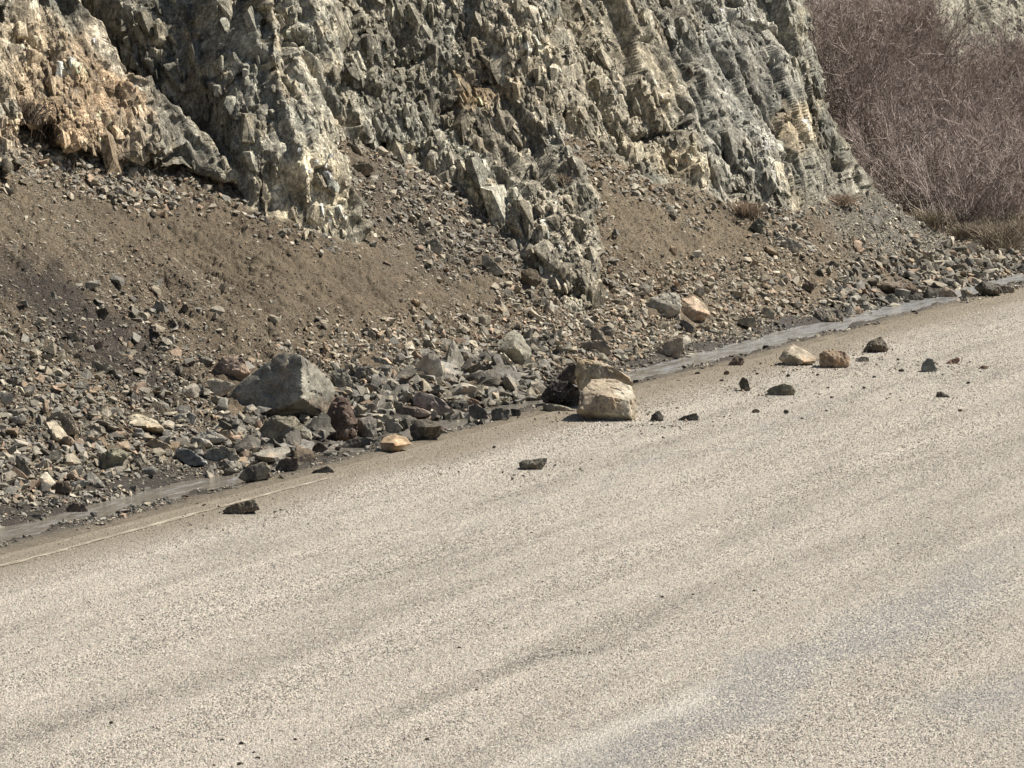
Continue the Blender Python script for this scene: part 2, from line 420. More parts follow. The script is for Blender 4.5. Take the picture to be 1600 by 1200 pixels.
C = lay(C, 1 - sstep(9.0, 9.22, Vv), [.19, .16, .118])
C = lay(C, bay, [.15, .125, .10], .9)
C = lay(C, bay * blob(1520, 380, 120, 40, 20), [.17, .145, .105], .8)
R = np.zeros(X.shape + (3,)) + np.array([.235, .225, .19])
R = lay(R, sstep(.35, .7, n_a), [.19, .195, .175], .8)
R = lay(R, sstep(.5, .8, n_b), [.30, .265, .20], .6)
R = lay(R, blob(100, 165, 110, 110), [.37, .275, .185], .85)
R = lay(R, blob(20, 90, 70, 80), [.33, .28, .21], .7)
R = lay(R, blob(160, 90, 14, 60, -42), [.50, .47, .40], .7)
R = lay(R, blob(200, 125, 30, 8, 38), [.55, .52, .45], .8)
R = lay(R, blob(270, 180, 60, 60), [.20, .19, .165], .6)
R = lay(R, blob(470, 300, 75, 60, 20), [.46, .41, .31], .7)
R = lay(R, blob(760, 150, 48, 20, -25), [.34, .225, .10], .85)
R = lay(R, blob(620, 120, 85, 110), [.165, .165, .145], .7)
R = lay(R, blob(790, 120, 60, 140, -8), [.26, .235, .19], .6)
R = lay(R, blob(860, 400, 90, 90, 30), [.26, .24, .20], .6)
R = lay(R, blob(930, 130, 90, 110), [.27, .247, .20], .6)
R = lay(R, blob(1150, 120, 80, 190), [.27, .275, .26], .7)
R = lay(R, blob(1235, 200, 26, 46), [.38, .32, .23], .8)
R = lay(R, blob(1060, 255, 50, 20, 40), [.42, .36, .26], .6)
R = lay(R, mb.astype(float), [.185, .18, .155], .85)
R = lay(R, blob(1330, 300, 90, 60, 40), [.22, .215, .19], .8)
R = R * np.array([1.27, 1.235, 1.17]) * np.clip(1 + cell, .45, 1.7)[..., None]
C = C * (1 - rs[..., None]) + R * rs[..., None]
C = C * (1 - .5 * (crk * rs)[..., None])
wet = np.clip((1 - sstep(9.80, 10.0, Vv + .10 * vnoise(np.stack([U * 3, Vv * 3, Zz], -1), 111))) * sstep(9.1, 9.25, Vv + .06 * vnoise(np.stack([U * 5, Vv * 5, Zz], -1), 112)), 0, 1) * .9
wet = np.maximum(wet, .5 * blob(150, 520, 190, 40, 38))
ids = np.arange(NX * NY).reshape(NY, NX)
quads = np.stack([ids[:-1, :-1], ids[:-1, 1:], ids[1:, 1:], ids[1:, :-1]], -1).reshape(-1, 4)
fr = (rs.ravel()[quads].mean(1) > .5)
def submesh(name, sel, mat, kind_label):
    q = quads[sel]; used = np.unique(q); mp = np.zeros(NX * NY, np.int32); mp[used] = np.arange(len(used))
    me = mk_mesh(name, Pf[used], mp[q], mat, True, C.reshape(-1, 3)[used], {'wet': wet.ravel()[used]})
    return link(name, me, kind_label[0], kind_label[1], kind='structure')
submesh('scree_slope', ~fr, mat_soil(), ('brown scree slope of soil and broken stone below the rock face', 'slope'))
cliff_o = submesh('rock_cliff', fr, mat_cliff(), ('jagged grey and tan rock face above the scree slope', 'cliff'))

def surf(x, y):
    """terrain point under photo-frame bearing x,y (nearest survey vertex)"""
    c = int(round((x - xs[0]) / (xs[1] - xs[0]))); c = min(max(c, 1), NX - 2)
    r = int(np.argmin(np.abs(Y[:, c] - y))); return P[r, c].copy()

# ------------------------------------------------------------------ road, ground, water
def uvplane(name, u0, u1, v0, v1, z, mat, nu=2, nv=2, jit=None, **kw):
    us = np.linspace(u0, u1, nu); vs = np.linspace(v0, v1, nv)
    UU, VV = np.meshgrid(us, vs); ZZ = UU * 0
    if jit: VV = VV + jit(UU, VV)
    if name == 'water': ZZ = np.clip((UU - 21) * .004, 0, .014)
    V = np.stack([UU, VV, ZZ], -1).reshape(-1, 3); i = np.arange(nu * nv).reshape(nv, nu)
    q = np.stack([i[:-1, :-1], i[:-1, 1:], i[1:, 1:], i[1:, :-1]], -1).reshape(-1, 4)
    o = link(name, mk_mesh(name, V, q, mat, True), **kw); o.rotation_euler = (0, 0, ROT); o.location = (0, 0, z); return o
def mat_road():
    b = NB('dusty_chipseal'); c = b.coord('Object'); cs = b.coord('Object', (.28, 1, 1))
    cl = b.coord('Object', (.12, 1, 1))
    st = b.noise(cl, 3.2, 5, .6, .3); st2 = b.noise(cs, 9, 4, .6)
    g = b.mix(b.remap(st, .38, .62), (.27, .247, .205), (.36, .33, .275))
    g = b.mix(b.math('MULTIPLY', b.remap(st2, .4, .65), .4), g, (.25, .235, .205))
    vc = b.vor(c, 90, 'F1', 'Color'); x = b.n('SeparateColor'); b.l(vc, x.inputs[0])
    k = b.remap(x.outputs[0], 0, 1, .55, 1.35); cmb = b.n('CombineXYZ'); [b.l(k, cmb.inputs[i]) for i in range(3)]
    g = b.mix(1.0, g, cmb.outputs[0], 'MULTIPLY')
    sep = b.n('SeparateXYZ'); b.l(c, sep.inputs[0])
    mud = b.remap(b.math('ADD', sep.outputs[1], b.math('MULTIPLY', b.noise(cs, 2.5, 4), .55)), 8.6, 9.0)
    g = b.mix(b.math('MULTIPLY', mud, .85), g, (.165, .138, .10))
    nr = b.bump(b.vor(c, 90), .006, .8)
    return b.fin(g, .9, nr, .25)
uvplane('road', -10, 320, -14, 8.96, 0.0, mat_road(), kind='structure', label='pale dusty chip sealed road with fallen stones on it', cat='road')
b_ = NB('earth'); uvplane('ground', -300, 900, -500, 600, -0.35, b_.fin((.2, .165, .12), .95), kind='structure', label='bare brown ground around the road', cat='ground')
# worn edge line
def edge_mat():
    b = NB('worn_line_paint'); c = b.coord('Object', (.5, 1, 1)); n = b.noise(c, 14, 5, .7); n2 = b.noise(b.coord('Object'), 120, 3, .6)
    g = b.mix(b.remap(n, .40, .55), (.36, .315, .245), (.19, .16, .12)); g = b.mix(b.math('MULTIPLY', b.remap(n2, .5, .62), .6), g, (.25, .22, .175))
    return b.fin(g, .8)
EM = edge_mat()
uvplane('edge_line', 9, 16.3, -.016, .016, .0035, EM, 300, 2, lambda u, v: 8.79 + .012 * np.sin(u * 1.3) + np.sign(v) * .010 * vnoise(np.stack([u * 9, v * 50, u * 0], -1), 5),
        kind='structure', label='thin worn pale line along the road edge', cat='road marking')
def mat_water():
    b = NB('muddy_stream_water'); c = b.coord('Object', (.5, 1, 1))
    n = b.noise(c, 9, 4, .6, .5); n2 = b.noise(b.coord('Object', (.6, 1.3, 1)), 38, 3, .6)
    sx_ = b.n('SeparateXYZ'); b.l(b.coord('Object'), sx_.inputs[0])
    sky_refl = b.remap(b.math('ADD', b.noise(b.coord('Object', (.35, 1.3, 1)), 10, 5, .7), b.remap(sx_.outputs[0], 20, 26, 0, .14)), .5, .66)
    g = b.mix(b.math('MULTIPLY', sky_refl, .7), (.15, .135, .11), (.36, .365, .37))  # pale sky reflection on ripples painted into the water colour, stronger farther along
    nr = b.bump(n2, .012, .7, b.bump(n, .03, .6))
    return b.fin(g, .13, nr, .6)
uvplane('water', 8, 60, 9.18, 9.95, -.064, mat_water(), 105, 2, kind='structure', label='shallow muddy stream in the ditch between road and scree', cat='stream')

# ------------------------------------------------------------------ loose stones made in bulk
def hull_proto(n, sc, seed):
    r = random.Random(seed); bm = bmesh.new()
    for _ in range(n):
        v = Vector((r.gauss(0, 1), r.gauss(0, 1), r.gauss(0, 1))).normalized() * r.uniform(.8, 1.1)
        bm.verts.new((v.x * sc[0] * .5, v.y * sc[1] * .5, v.z * sc[2] * .5))
    bmesh.ops.convex_hull(bm, input=bm.verts); bmesh.ops.delete(bm, geom=[v for v in bm.verts if not v.link_faces], context='VERTS')
    bmesh.ops.triangulate(bm, faces=bm.faces); bm.verts.index_update()
    V = np.array([v.co[:] for v in bm.verts]); T_ = np.array([[v.index for v in f.verts] for f in bm.faces]); bm.free()
    return V, T_
def merge(name, protos, pos, size, rotm, col, mat, smooth=False):
    n = len(pos); ch = rng.integers(0, len(protos), n); Vs, Fs, Cs = [], [], []; off = 0
    for k, (pv, pf) in enumerate(protos):
        s_ = np.where(ch == k)[0]
        if not len(s_): continue
        v = np.einsum('nij,vj->nvi', rotm[s_], pv) * size[s_][:, None, None] + pos[s_][:, None, :]
        Vs.append(v.reshape(-1, 3)); m = len(pv)
        f = pf[None] + (np.arange(len(s_)) * m)[:, None, None] + off
        Fs.append(f.reshape(-1, 3)); Cs.append(np.repeat(col[s_], m, 0)); off += m * len(s_)
    return mk_mesh(name, np.concatenate(Vs), np.concatenate(Fs), mat, smooth, np.concatenate(Cs))
def rand_rot(n, tilt, nrm=None):
    """random yaw, then tilt of up to `tilt` about a random axis; aligned to normals if given"""
    ya = rng.uniform(0, 2 * np.pi, n); ax = rng.uniform(0, 2 * np.pi, n); ti = rng.normal(0, tilt, n)
    c, s_ = np.cos(ya), np.sin(ya); z = np.zeros(n); o = np.ones(n)
    Rz = np.stack([np.stack([c, -s_, z], -1), np.stack([s_, c, z], -1), np.stack([z, z, o], -1)], 1)
    kx, ky = np.cos(ax), np.sin(ax); K = np.stack([np.stack([z, z, ky], -1), np.stack([z, z, -kx], -1), np.stack([-ky, kx, z], -1)], 1)
    Rt = np.eye(3) + np.sin(ti)[:, None, None] * K + (1 - np.cos(ti))[:, None, None] * (K @ K)
    Rm = Rt @ Rz
    if nrm is not None:
        t = np.cross(np.array([0, 1., .3]), nrm); t /= np.linalg.norm(t, axis=1)[:, None]; b2 = np.cross(nrm, t)
        Rm = np.stack([t, b2, nrm], -1) @ Rm
    return Rm
def pal(n, wts=None, dark=1.0):
    i = rng.choice(len(PAL), n, p=wts); return PAL[i] * rng.uniform(.75, 1.2, (n, 1)) * dark
PS = [hull_proto(8, (1.2, .55, .24), 80 + i) for i in range(14)]
PF = [hull_proto(9, (1, .75, .36), i) for i in range(14)] + [hull_proto(9, (1, .8, .65), 50 + i) for i in range(10)]
# slope normals
Nn = np.cross(P[1:-1, 2:] - P[1:-1, :-2], P[2:, 1:-1] - P[:-2, 1:-1]); Nn /= np.linalg.norm(Nn, axis=2)[..., None] + 1e-9
Nn[Nn[..., 2] < 0] *= -1
def scatter(n, wfun, size_lo, size_hi, alpha, sink, wts, name, label, protos=PF, tilt=.5, dark=1.0, darkf=None, zfix=None, lie=True):
    W = np.clip(wfun, 0, None)[1:-1, 1:-1].copy(); W *= T[1:-1, 1:-1] ** 0
    cdf = np.cumsum(W.ravel()); r = np.searchsorted(cdf, rng.uniform(0, cdf[-1], n)); r = np.minimum(r, W.size - 1)
    ii, jj = r // W.shape[1], r % W.shape[1]
    p = P[1 + ii, 1 + jj].copy(); nn = Nn[ii, jj]
    p += (P[1 + ii, 2 + jj] - p) * rng.uniform(0, 1, (n, 1)) * .9
    u_ = rng.uniform(0, 1, n); sz = (size_lo ** -alpha + u_ * (size_hi ** -alpha - size_lo ** -alpha)) ** (-1 / alpha)
    nn = nn * .8 + np.array([0, 0, .35]); nn /= np.linalg.norm(nn, axis=1)[:, None]
    p = p + nn * (sz * sink)[:, None]
    c = pal(n, wts, dark)
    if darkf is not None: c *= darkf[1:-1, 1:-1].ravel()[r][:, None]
    me = merge(name, protos, p, sz, rand_rot(n, tilt, nn), c, M_STONE)
    return me
# road chippings
def chip_proto(seed):
    r = random.Random(seed); k = 5
    ring = [((.5 + r.uniform(-.12, .12)) * math.cos(2 * math.pi * i / k + r.uniform(-.3, .3)), (.5 + r.uniform(-.12, .12)) * math.sin(2 * math.pi * i / k), -.1) for i in range(k)]
    top = (r.uniform(-.15, .15), r.uniform(-.15, .15), r.uniform(.22, .4))
    top2 = (r.uniform(.05, .3), r.uniform(-.2, .2), r.uniform(.3, .5))
    V = np.array(ring + [top]); Fc = [[i, (i + 1) % k, k] for i in range(k)]
    return V, np.array(Fc)
PC = [chip_proto(i) for i in range(12)]
def chips(n):
    # uniform over the visible road area: sample in depth/bearing
    t = rng.uniform(0, 1, n * 3); dep = 11.0 * (34.0 / 11.0) ** t
    keep = rng.uniform(0, 1, n * 3) < np.minimum(1, (19.0 / dep)) ** .6
    dep = dep[keep]; x = rng.uniform(-.175, .175, len(dep)) * dep
    v = -.9044 * x + .4267 * dep
    m = v < 8.93 + .03 * np.sin(dep * 5); dep, x, v = dep[m][:n], x[m][:n], v[m][:n]
    return x, dep, v
cx, cy, cv = chips(430000)
n = len(cx); cu = cx * DU[0] + cy * DU[1]
stk = fbm(np.stack([cu * .16, cv * 3.2, cu * 0], -1), 4, 141)
fine = fbm(np.stack([cu * .7, cv * 8.0, cu * 0], -1), 3, 142)
sz = rng.uniform(.007, .015, n) * np.clip(cy / 17, 1.0, 1.35)
base_c = np.array([.412, .371, .317]) * (1 + .17 * stk + .17 * fine)[:, None]
tone = rng.choice([1.16, 1.0, .86, .62, .38], n, p=[.30, .38, .2, .08, .04])
darkz = sstep(.15, .7, stk + .5 * fine)
tone = np.where(rng.uniform(0, 1, n) < darkz * .35, tone * .45, tone)
cc = base_c * tone[:, None] * (1 + rng.normal(0, .04, (n, 3)) * np.array([1, .3, -1]))
def rblob(px, py, ru, rv):
    d = ray(px, py); t = -CAMZ / d[2]; q0 = d * t; u0 = q0 @ DU; v0 = q0 @ DV
    return np.exp(-(((cu - u0) / ru) ** 2 + ((cv - v0 + .15 * vnoise(np.stack([cu * 2, cv * 2, cu * 0], -1), 9)) / rv) ** 2))
tar = np.clip(1.2 * rblob(1330, 1000, 2.6, .20) + rblob(1100, 1130, 1.0, .13) + rblob(1580, 1090, .5, .16) + .7 * rblob(1150, 690, 4, .05), 0, 1)
cc = cc * (1 - .6 * tar[:, None]) + np.array([.25, .252, .25]) * .6 * tar[:, None]
drk = np.clip(rblob(900, 1022, .35, .05) + .5 * rblob(640, 890, 1.2, .10) + .3 * rblob(80, 1130, .8, .12), 0, 1)
cc *= (1 - .5 * drk[:, None])
sm = np.clip(rblob(1040, 1100, .5, .06) + .8 * rblob(900, 1160, .5, .12), 0, 1); cc = cc * (1 - .7 * sm[:, None]) + np.array([.53, .50, .45]) * .7 * sm[:, None]
mudk = sstep(8.3, 8.85, cv + .18 * vnoise(np.stack([cu * .8, cv * 3, cu * 0], -1), 7)); cc = cc * (1 - .75 * mudk[:, None]) + np.array([.20, .168, .123]) * .75 * mudk[:, None]
ln = (np.abs(cv - 8.79 - .012 * np.sin(cu * 1.3)) < .028) & (cu < 17.4); ln |= (np.abs(cv - 8.915) < .012) & (cu < 15.4); ln &= vnoise(np.stack([cu * 5, cv * 40, cu * 0], -1), 15) > -.3 + .9 * sstep(15.6, 17.4, cu)
cc = np.where(ln[:, None], np.array([.40, .36, .285]) * rng.uniform(.7, 1.15, (n, 1)), cc)
keep = (rng.uniform(0, 1, n) > .5 * mudk)
pos = np.stack([cx, cy, np.full(n, .0)], -1)[keep]
M_CHIP = (lambda b: b.fin(b.attr('Col'), .85, None, .25))(NB('road_chippings'))
me = merge('road_chippings', PC, pos, sz[keep], rand_rot(int(keep.sum()), .25), np.clip(cc[keep], .02, .8), M_CHIP)
link('road_chippings', me, 'fine pale stone chippings covering the road surface', 'gravel', kind='stuff')
del cx, cy, cv, cc, base_c, stk, fine

PAL = np.array([[.33, .29, .22], [.24, .22, .18], [.38, .34, .27], [.16, .15, .13], [.30, .23, .16], [.46, .42, .34], [.27, .255, .22], [.12, .11, .09], [.35, .26, .19]])
M_STONE = (lambda b: b.fin(b.mix(1.0, b.attr('Col'), b.mix(b.remap(b.noise(b.coord('Object'), 70, 4, .6), .3, .7), (.6, .6, .6), (1.35, 1.33, 1.3)), 'MULTIPLY'), .88,
            b.bump(b.noise(b.coord('Object'), 90, 3, .6), .006, .6), .25))(NB('scree_stone'))
# ------------------------------------------------------------------ fractured blocks of the rock face
def block_proto(seed):
    r = random.Random(seed); bm = bmesh.new()
    for sx in (-1, 1):
        for sy in (-1, 1):
            for sz_ in (-1, 1):
                bm.verts.new((.33 * sx * r.uniform(.35, 1.1), .12 * sy * r.uniform(.3, 1.1), .30 * sz_ * r.uniform(.4, 1.2)))
    for sz_ in (-1, 1): bm.verts.new((.22 * r.uniform(-1, 1), .05 * r.uniform(-1, 1), .38 * sz_ * r.uniform(.75, 1.2)))
    for _ in range(3): bm.verts.new((.3 * r.uniform(-1, 1), .17 * r.uniform(-1, 1), .4 * r.uniform(-1, 1)))
    bmesh.ops.convex_hull(bm, input=bm.verts); bmesh.ops.delete(bm, geom=[v for v in bm.verts if not v.link_faces], context='VERTS')
    bmesh.ops.triangulate(bm, faces=bm.faces); bm.verts.index_update()
    V = np.array([v.co[:] for v in bm.verts]); T_ = np.array([[v.index for v in f.verts] for f in bm.faces]); bm.free(); return V, T_
PB = [block_proto(400 + i) for i in range(24)]
def blocks(n, lo, hi, alpha, emb, jit, tone_p):
    W = ((rs > .85) & (X > -120) & (X < 1720) & (Y > -160)).astype(float); W *= np.clip(1.5 * vnoise(np.stack([U * 1.7, Vv, Zz * 1.1], -1), 205) + .55, .12, 1)
    cdf = np.cumsum(W.ravel()); r = np.minimum(np.searchsorted(cdf, rng.uniform(0, cdf[-1], n)), W.size - 1)
    p = P.reshape(-1, 3)[r].copy(); u_ = rng.uniform(0, 1, n); sz = (lo ** -alpha + u_ * (hi ** -alpha - lo ** -alpha)) ** (-1 / alpha)
    sz *= np.where(mb.ravel()[r], 1.9, 1.0)
    ez = np.array([.12, .05, 1.]) + rng.normal(0, jit, (n, 3)) * np.array([1, 1, .3]) + DV * .40; ez /= np.linalg.norm(ez, axis=1)[:, None]
    ey = -DV + np.array([0, 0, .4]) + rng.normal(0, jit * 1.2, (n, 3)); ey -= (ey * ez).sum(1)[:, None] * ez; ey /= np.linalg.norm(ey, axis=1)[:, None]
    ex = np.cross(ey, ez); Rm = np.stack([ex, ey, ez], -1)
    p = p - OUT * (sz * emb)[:, None]
    c = C.reshape(-1, 3)[r] * rng.choice([.55, .8, 1.0, 1.25, 1.65], n, p=tone_p)[:, None]
    return merge('b', PB, p, sz, Rm, np.clip(c, .03, .6), bpy.data.materials['cliff_rock'])
tp = [.08, .24, .40, .21, .07]
bl = [blocks(260, .22, .60, 1.8, .125, .11, [.12, .30, .44, .14, 0.]), blocks(6500, .06, .26, 1.7, .105, .17, tp), blocks(17000, .025, .08, 1.8, .065, .28, tp)]
def join(name, mes, mat):
    Vs, Fs, Cs = [], [], []; off = 0
    for me in mes:
        n = len(me.vertices); v = np.empty(n * 3, np.float32); me.vertices.foreach_get('co', v)
        f = np.empty(len(me.loops), np.int32); me.loops.foreach_get('vertex_index', f)
        c = np.empty(n * 4, np.float32); me.color_attributes['Col'].data.foreach_get('color', c)
        Vs.append(v.reshape(-1, 3)); Fs.append(f.reshape(-1, 3) + off); Cs.append(c.reshape(-1, 4)[:, :3]); off += n
        bpy.data.meshes.remove(me)
    return mk_mesh(name, np.concatenate(Vs), np.concatenate(Fs), mat, False, np.concatenate(Cs))
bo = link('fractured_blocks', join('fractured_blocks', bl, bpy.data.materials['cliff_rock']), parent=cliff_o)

# ------------------------------------------------------------------ boulders
def hull_planes(Pp):
    bm = bmesh.new()
    for p in Pp: bm.verts.new(p)
    bmesh.ops.convex_hull(bm, input=bm.verts)
    c = Vector(np.mean(Pp, 0)); N_, Dd = [], []
    for f in bm.faces:
        f.normal_update(); n_ = f.normal.copy(); d = n_.dot(f.calc_center_median() - c)
        if d < 0: n_, d = -n_, -d
        if f.calc_area() > 1e-9 and d > 1e-6: N_.append(n_[:]); Dd.append(d)
    bm.free(); return np.array(c), np.array(N_), np.array(Dd)
ICO = {}
def ico(s_):
    if s_ not in ICO:
        bm = bmesh.new(); bmesh.ops.create_icosphere(bm, subdivisions=s_, radius=1); bm.verts.index_update()
        ICO[s_] = (np.array([v.co[:] for v in bm.verts]), np.array([[v.index for v in f.verts] for f in bm.faces])); bm.free()
    return ICO[s_]
def rock_mesh(name, Pp, sub, seed, col, mat, rough=1.0, col2=None):
    c, N_, Dd = hull_planes(Pp); dirs, Fc = ico(sub)
    dn = dirs @ N_.T; r = np.where(dn > 1e-4, Dd / np.maximum(dn, 1e-4), 1e9)
    r0 = r.min(1)
    V = dirs * r0[:, None]; R0 = np.median(r0)
    q = (V / R0).astype(np.float32) + seed * 3.7
    a_, e_, _ = voro(q * 1.9, seed + 5); a2, e2, _ = voro(q * 4.6, seed + 9)
    k = .050 * a_ + .024 * a2 + .014 * fbm(q * 3.2, 4, seed) - .03 * (1 - sstep(0, .10, e_))
    V = V * (1 + rough * k[:, None])
    cc_ = np.array(col)[None] * (1 + .35 * fbm(q * 1.6, 3, seed + 3))[:, None]
    if col2 is not None:
        mm = sstep(-.1, .25, vnoise(q * 1.3, seed + 31) + .2 * vnoise(q * 4, seed + 32))[:, None]; cc_ = cc_ * (1 - mm) + np.array(col2) * mm
    return V, Fc, np.clip(cc_, .02, .7), c
def add_rock(label, Pp, sub, seed, col, mat=M_ROCK, group=None, name='rock', cat='rock', rough=1.0, col2=None):
    ad = lambda q: tuple(.76 * (.8 * k + .2 * sum(q) / 3) * m_ for k, m_ in zip(q, (1.05, 1., .91)))
    col = ad(col); col2 = ad(col2) if col2 else None
    V, Fc, cc_, c = rock_mesh(name, Pp, sub, seed, col, mat, rough, col2)
    base = np.array([c[0], c[1], (V[:, 2] + c[2]).min()]); V = V + c - base
    me = mk_mesh(name, V, Fc, mat, True, cc_)
    if hasattr(me, 'set_sharp_from_angle'): me.set_sharp_from_angle(angle=math.radians(24))
    o = link(name, me, label, cat, group, loc=base); return o
GREY = (.22, .21, .18); DK = (.10, .095, .085); BRN = (.17, .12, .085); TAN = (.36, .30, .22); CRM = (.50, .45, .36); PNK = (.34, .25, .20)
GOLD = (.42, .30, .18); BLUE = (.21, .225, .235); OLV = (.28, .27, .19); RUST = (.26, .14, .09); BLK = (.065, .06, .055)
SEED = [100]; HEROES = []; ROADROCKS = []
def hero(label, outline, col, th=None, ridge='', base=None, mat=M_ROCK, name='rock', cat='rock', sub=4, col2=None, rough=1.0, lift=0.0):
    """outline: 'x,y[,depth]' corner bearings; every corner gets its own distance"""
    SEED[0] += 1
    def prs(s_, dflt):
        o = []
        for p in s_.split():
            q = [float(k) for k in p.split(',')]; o.append((q[0], q[1], q[2] if len(q) > 2 else dflt))
        return o
    o0 = prs(outline, None); xsn = [p[0] for p in o0]; ysn = [p[1] for p in o0]
    wpx = max(xsn) - min(xsn); hpx = max(ysn) - min(ysn)
    low = max(o0, key=lambda p: p[1]); cxm = sum(xsn) / len(xsn)
    if hpx > 8: HEROES.append([(cxm + (p[0] - cxm) * 1.04, p[1] + (3 if p[1] > low[1] - 6 else 0)) for p in o0])
    by = base if base is not None else low[1] - 1.0
    ygl = 885 - .2656 * cxm
    t = float(hit_ground(cxm, by)) if by > ygl - 4 else float(np.linalg.norm((surf(cxm, by) - np.array([0, 0, CAMZ]))) / np.linalg.norm(ray(cxm, by)))
    s_ = t / F
    if by > ygl - 4 and hpx > 7: ROADROCKS.append((ray(cxm, by) * t + [0, 0, CAMZ], wpx * s_))
    if th is None: th = .62 * math.sqrt(wpx * hpx) * s_ * 1.2
    r_ = random.Random(SEED[0]); Pp = []
    for (x, y, d) in o0:
        if d is None: d = th * (.22 + r_.uniform(-.06, .10)) 
        tt_ = t + d; Pp.append(ray(x, y) * tt_ + [0, 0, CAMZ])
        xb = cxm + (x - cxm) * .80; yb_ = (sum(ysn) / len(ysn)) + (y - sum(ysn) / len(ysn)) * .72
        Pp.append(ray(xb, yb_) * (t + th) + [0, 0, CAMZ])
    for (x, y, d) in prs(ridge, 0.0): Pp.append(ray(x, y) * (t + d) + [0, 0, CAMZ])
    return add_rock(label, np.array(Pp), sub, SEED[0], col, mat, name=name, cat=cat, col2=col2, rough=rough)

# the pile at the ditch, left of centre
hero('huge grey wedge shaped boulder, largest of all, propped on smaller rocks', '352,620,.12 365,606,.13 384,591,.13 404,576,.12 425,564,.11 437,553,.11 461,551,.08 472,556,.05 488,569,.16 515,588,.32 526,609,.38 519,628,.36 506,651,.28 473,622,.0 455,634,.02 416,641,.05 380,655,.09 362,653,.11 352,636,.12',
     (.265, .26, .225), .62, '472,558,.04 473,621,0', base=668, name='boulder', cat='boulder', sub=6, col2=(.24, .235, .21), rough=.4)
hero('tan grey slab leaning in the shadow under the huge wedge boulder', '404,681 416,655 425,650 461,649 470,662 479,674 489,689 462,698 425,704', (.27, .245, .19), .22, '443,662', name='boulder', cat='boulder', sub=5)
hero('dark brown boulder right of the huge wedge boulder', '501,674 509,650 518,626 530,620 543,624 551,645 558,660 558,690 540,693 518,698 500,690', (.14, .095, .075), .3, '537,640 532,680', name='boulder', cat='boulder', sub=5)
hero('grey block against the right side of the dark brown boulder', '558,655 578,648 588,657 586,674 590,692 562,696', (.21, .20, .18), .16, '572,665')
hero('rounded pink grey boulder behind the left end of the huge wedge boulder', '329,590 335,573 348,557 369,555 380,560 387,573 391,584 384,592 368,600 350,596', (.29, .22, .175), .2, '376,580', name='boulder', cat='boulder', sub=5)
hero('cream yellow rock below the pink grey boulder', '321,594 335,591 366,599 369,603 353,617 336,622 327,605', CRM, .12)
hero('pale cream boulder with dark patches leaning behind the huge wedge boulder', '516,585 525,576 537,575 545,585 557,606 562,618 530,614 520,600', (.42, .40, .32), .2, sub=5, col2=(.24, .24, .2), name='boulder', cat='boulder')
hero('golden topped rock at the road edge', '594,690 605,680,.12 614,678,.14 632,681,.14 644,693,.1 623,705,.04 600,710,.04 594,700,.06', GOLD, .18, '620,694,0')
hero('dark mottled boulder right of the golden topped rock', '639,665 650,656 665,654 690,662 693,674 684,686 659,690 644,690', (.12, .105, .085), .22, '668,668')
hero('long pinkish slab sloping down behind the dark mottled boulder', '645,619 655,612 672,615 692,624 714,648 709,656 683,640 660,636 645,633', (.30, .255, .235), .18)
hero('flat reddish brown slab behind the dark mottled boulder', '609,649 627,635 650,635 672,642 678,648 657,652 617,654', (.22, .17, .145), .15)
hero('light grey upright rock between the grey block and the golden rock', '590,652 605,645 620,659 630,669 617,679 597,685', (.32, .30, .25), .13)
hero('thin dark slab lying on mud below the dark brown boulder', '527,704 543,688 560,684 590,682 591,694 560,700 530,709', (.13, .12, .105), .12)
hero('dark rock with a tan face low at the ditch edge', '370,747 385,729 411,721 424,730 425,746 400,752 385,754', (.12, .105, .09), .16, col2=(.30, .27, .21))
hero('rounded brown rock with pale rim at the ditch edge', '430,730 436,719 447,714 466,716 469,729 462,736 445,738', (.17, .135, .11), .14)
hero('small yellowish flat stone in front of the leaning slab', '452,703 462,698 482,697 480,707 462,710', (.42, .38, .27), .08)
hero('dark red brown rock left of the thin dark slab', '480,698 499,691 517,702 506,715 482,717', (.13, .09, .075), .12)
hero('low dark stone lying across the worn edge line', '481,744 490,735 512,728 516,735 524,738 510,742', (.13, .12, .105), .07)
# left group
hero('tan topped slab with black underside resting on the left scree', '199,650,.1 210,646,.14 228,650,.14 246,658,.14 254,667,.06 259,678,.12 235,678,.14 217,674,.14 203,664,0', (.40, .36, .27), .2, '228,667,-.02', sub=5)
hero('pale grey slab tilted over the shadow left of the pile', '291,697 300,684 312,675 330,672 358,685,.0 354,690,0 325,686 303,699', (.34, .34, .31), .17, sub=5)
hero('ribbed blue grey slab beside the small pool', '274,703 284,699 297,702 322,720 327,727 297,728 274,715', BLUE, .12, sub=5)
hero('mottled grey rock right of the ribbed blue grey slab', '315,712 334,696 349,696 367,702 375,718 360,728 330,724', (.32, .30, .25), .16, sub=5)
hero('reddish grey angular rock below the huge wedge boulder', '373,698 390,688 402,692 414,703 405,712 382,711', (.28, .22, .19), .12)
hero('long golden brown slab left of the ribbed blue grey slab', '229,690 243,685 276,700 273,708 250,705 229,697', (.34, .27, .18), .12)
hero('yellow green rock with dark right face in the lower left rubble', '156,712 175,699 208,708 199,715 180,730 163,738 157,726', OLV, .16, '176,712', col2=(.22, .22, .18), sub=5)
hero('cream rock with dark lower half in the left scree', '72,660,.1 87,657,.12 108,683,.1 112,692,.06 96,700,.06 76,692,.08', (.48, .42, .32), .12, '84,680,0')
hero('tan slab standing behind the cream rock on the left scree', '93,645 108,641 118,660 125,678 104,682 96,662', (.34, .29, .22), .1)
hero('flat olive grey plate high on the left scree', '145,573 165,567 178,573 163,588 151,582', (.33, .32, .26), .08)
hero('dark block lying on the dark soil of the left slope', '146,486 156,482 164,481 171,489 161,502 152,496', (.10, .085, .065), .09)
hero('reddish rock with pale right side on dark soil', '144,544 150,534 162,532 162,552 150,552', (.28, .21, .165), .08)
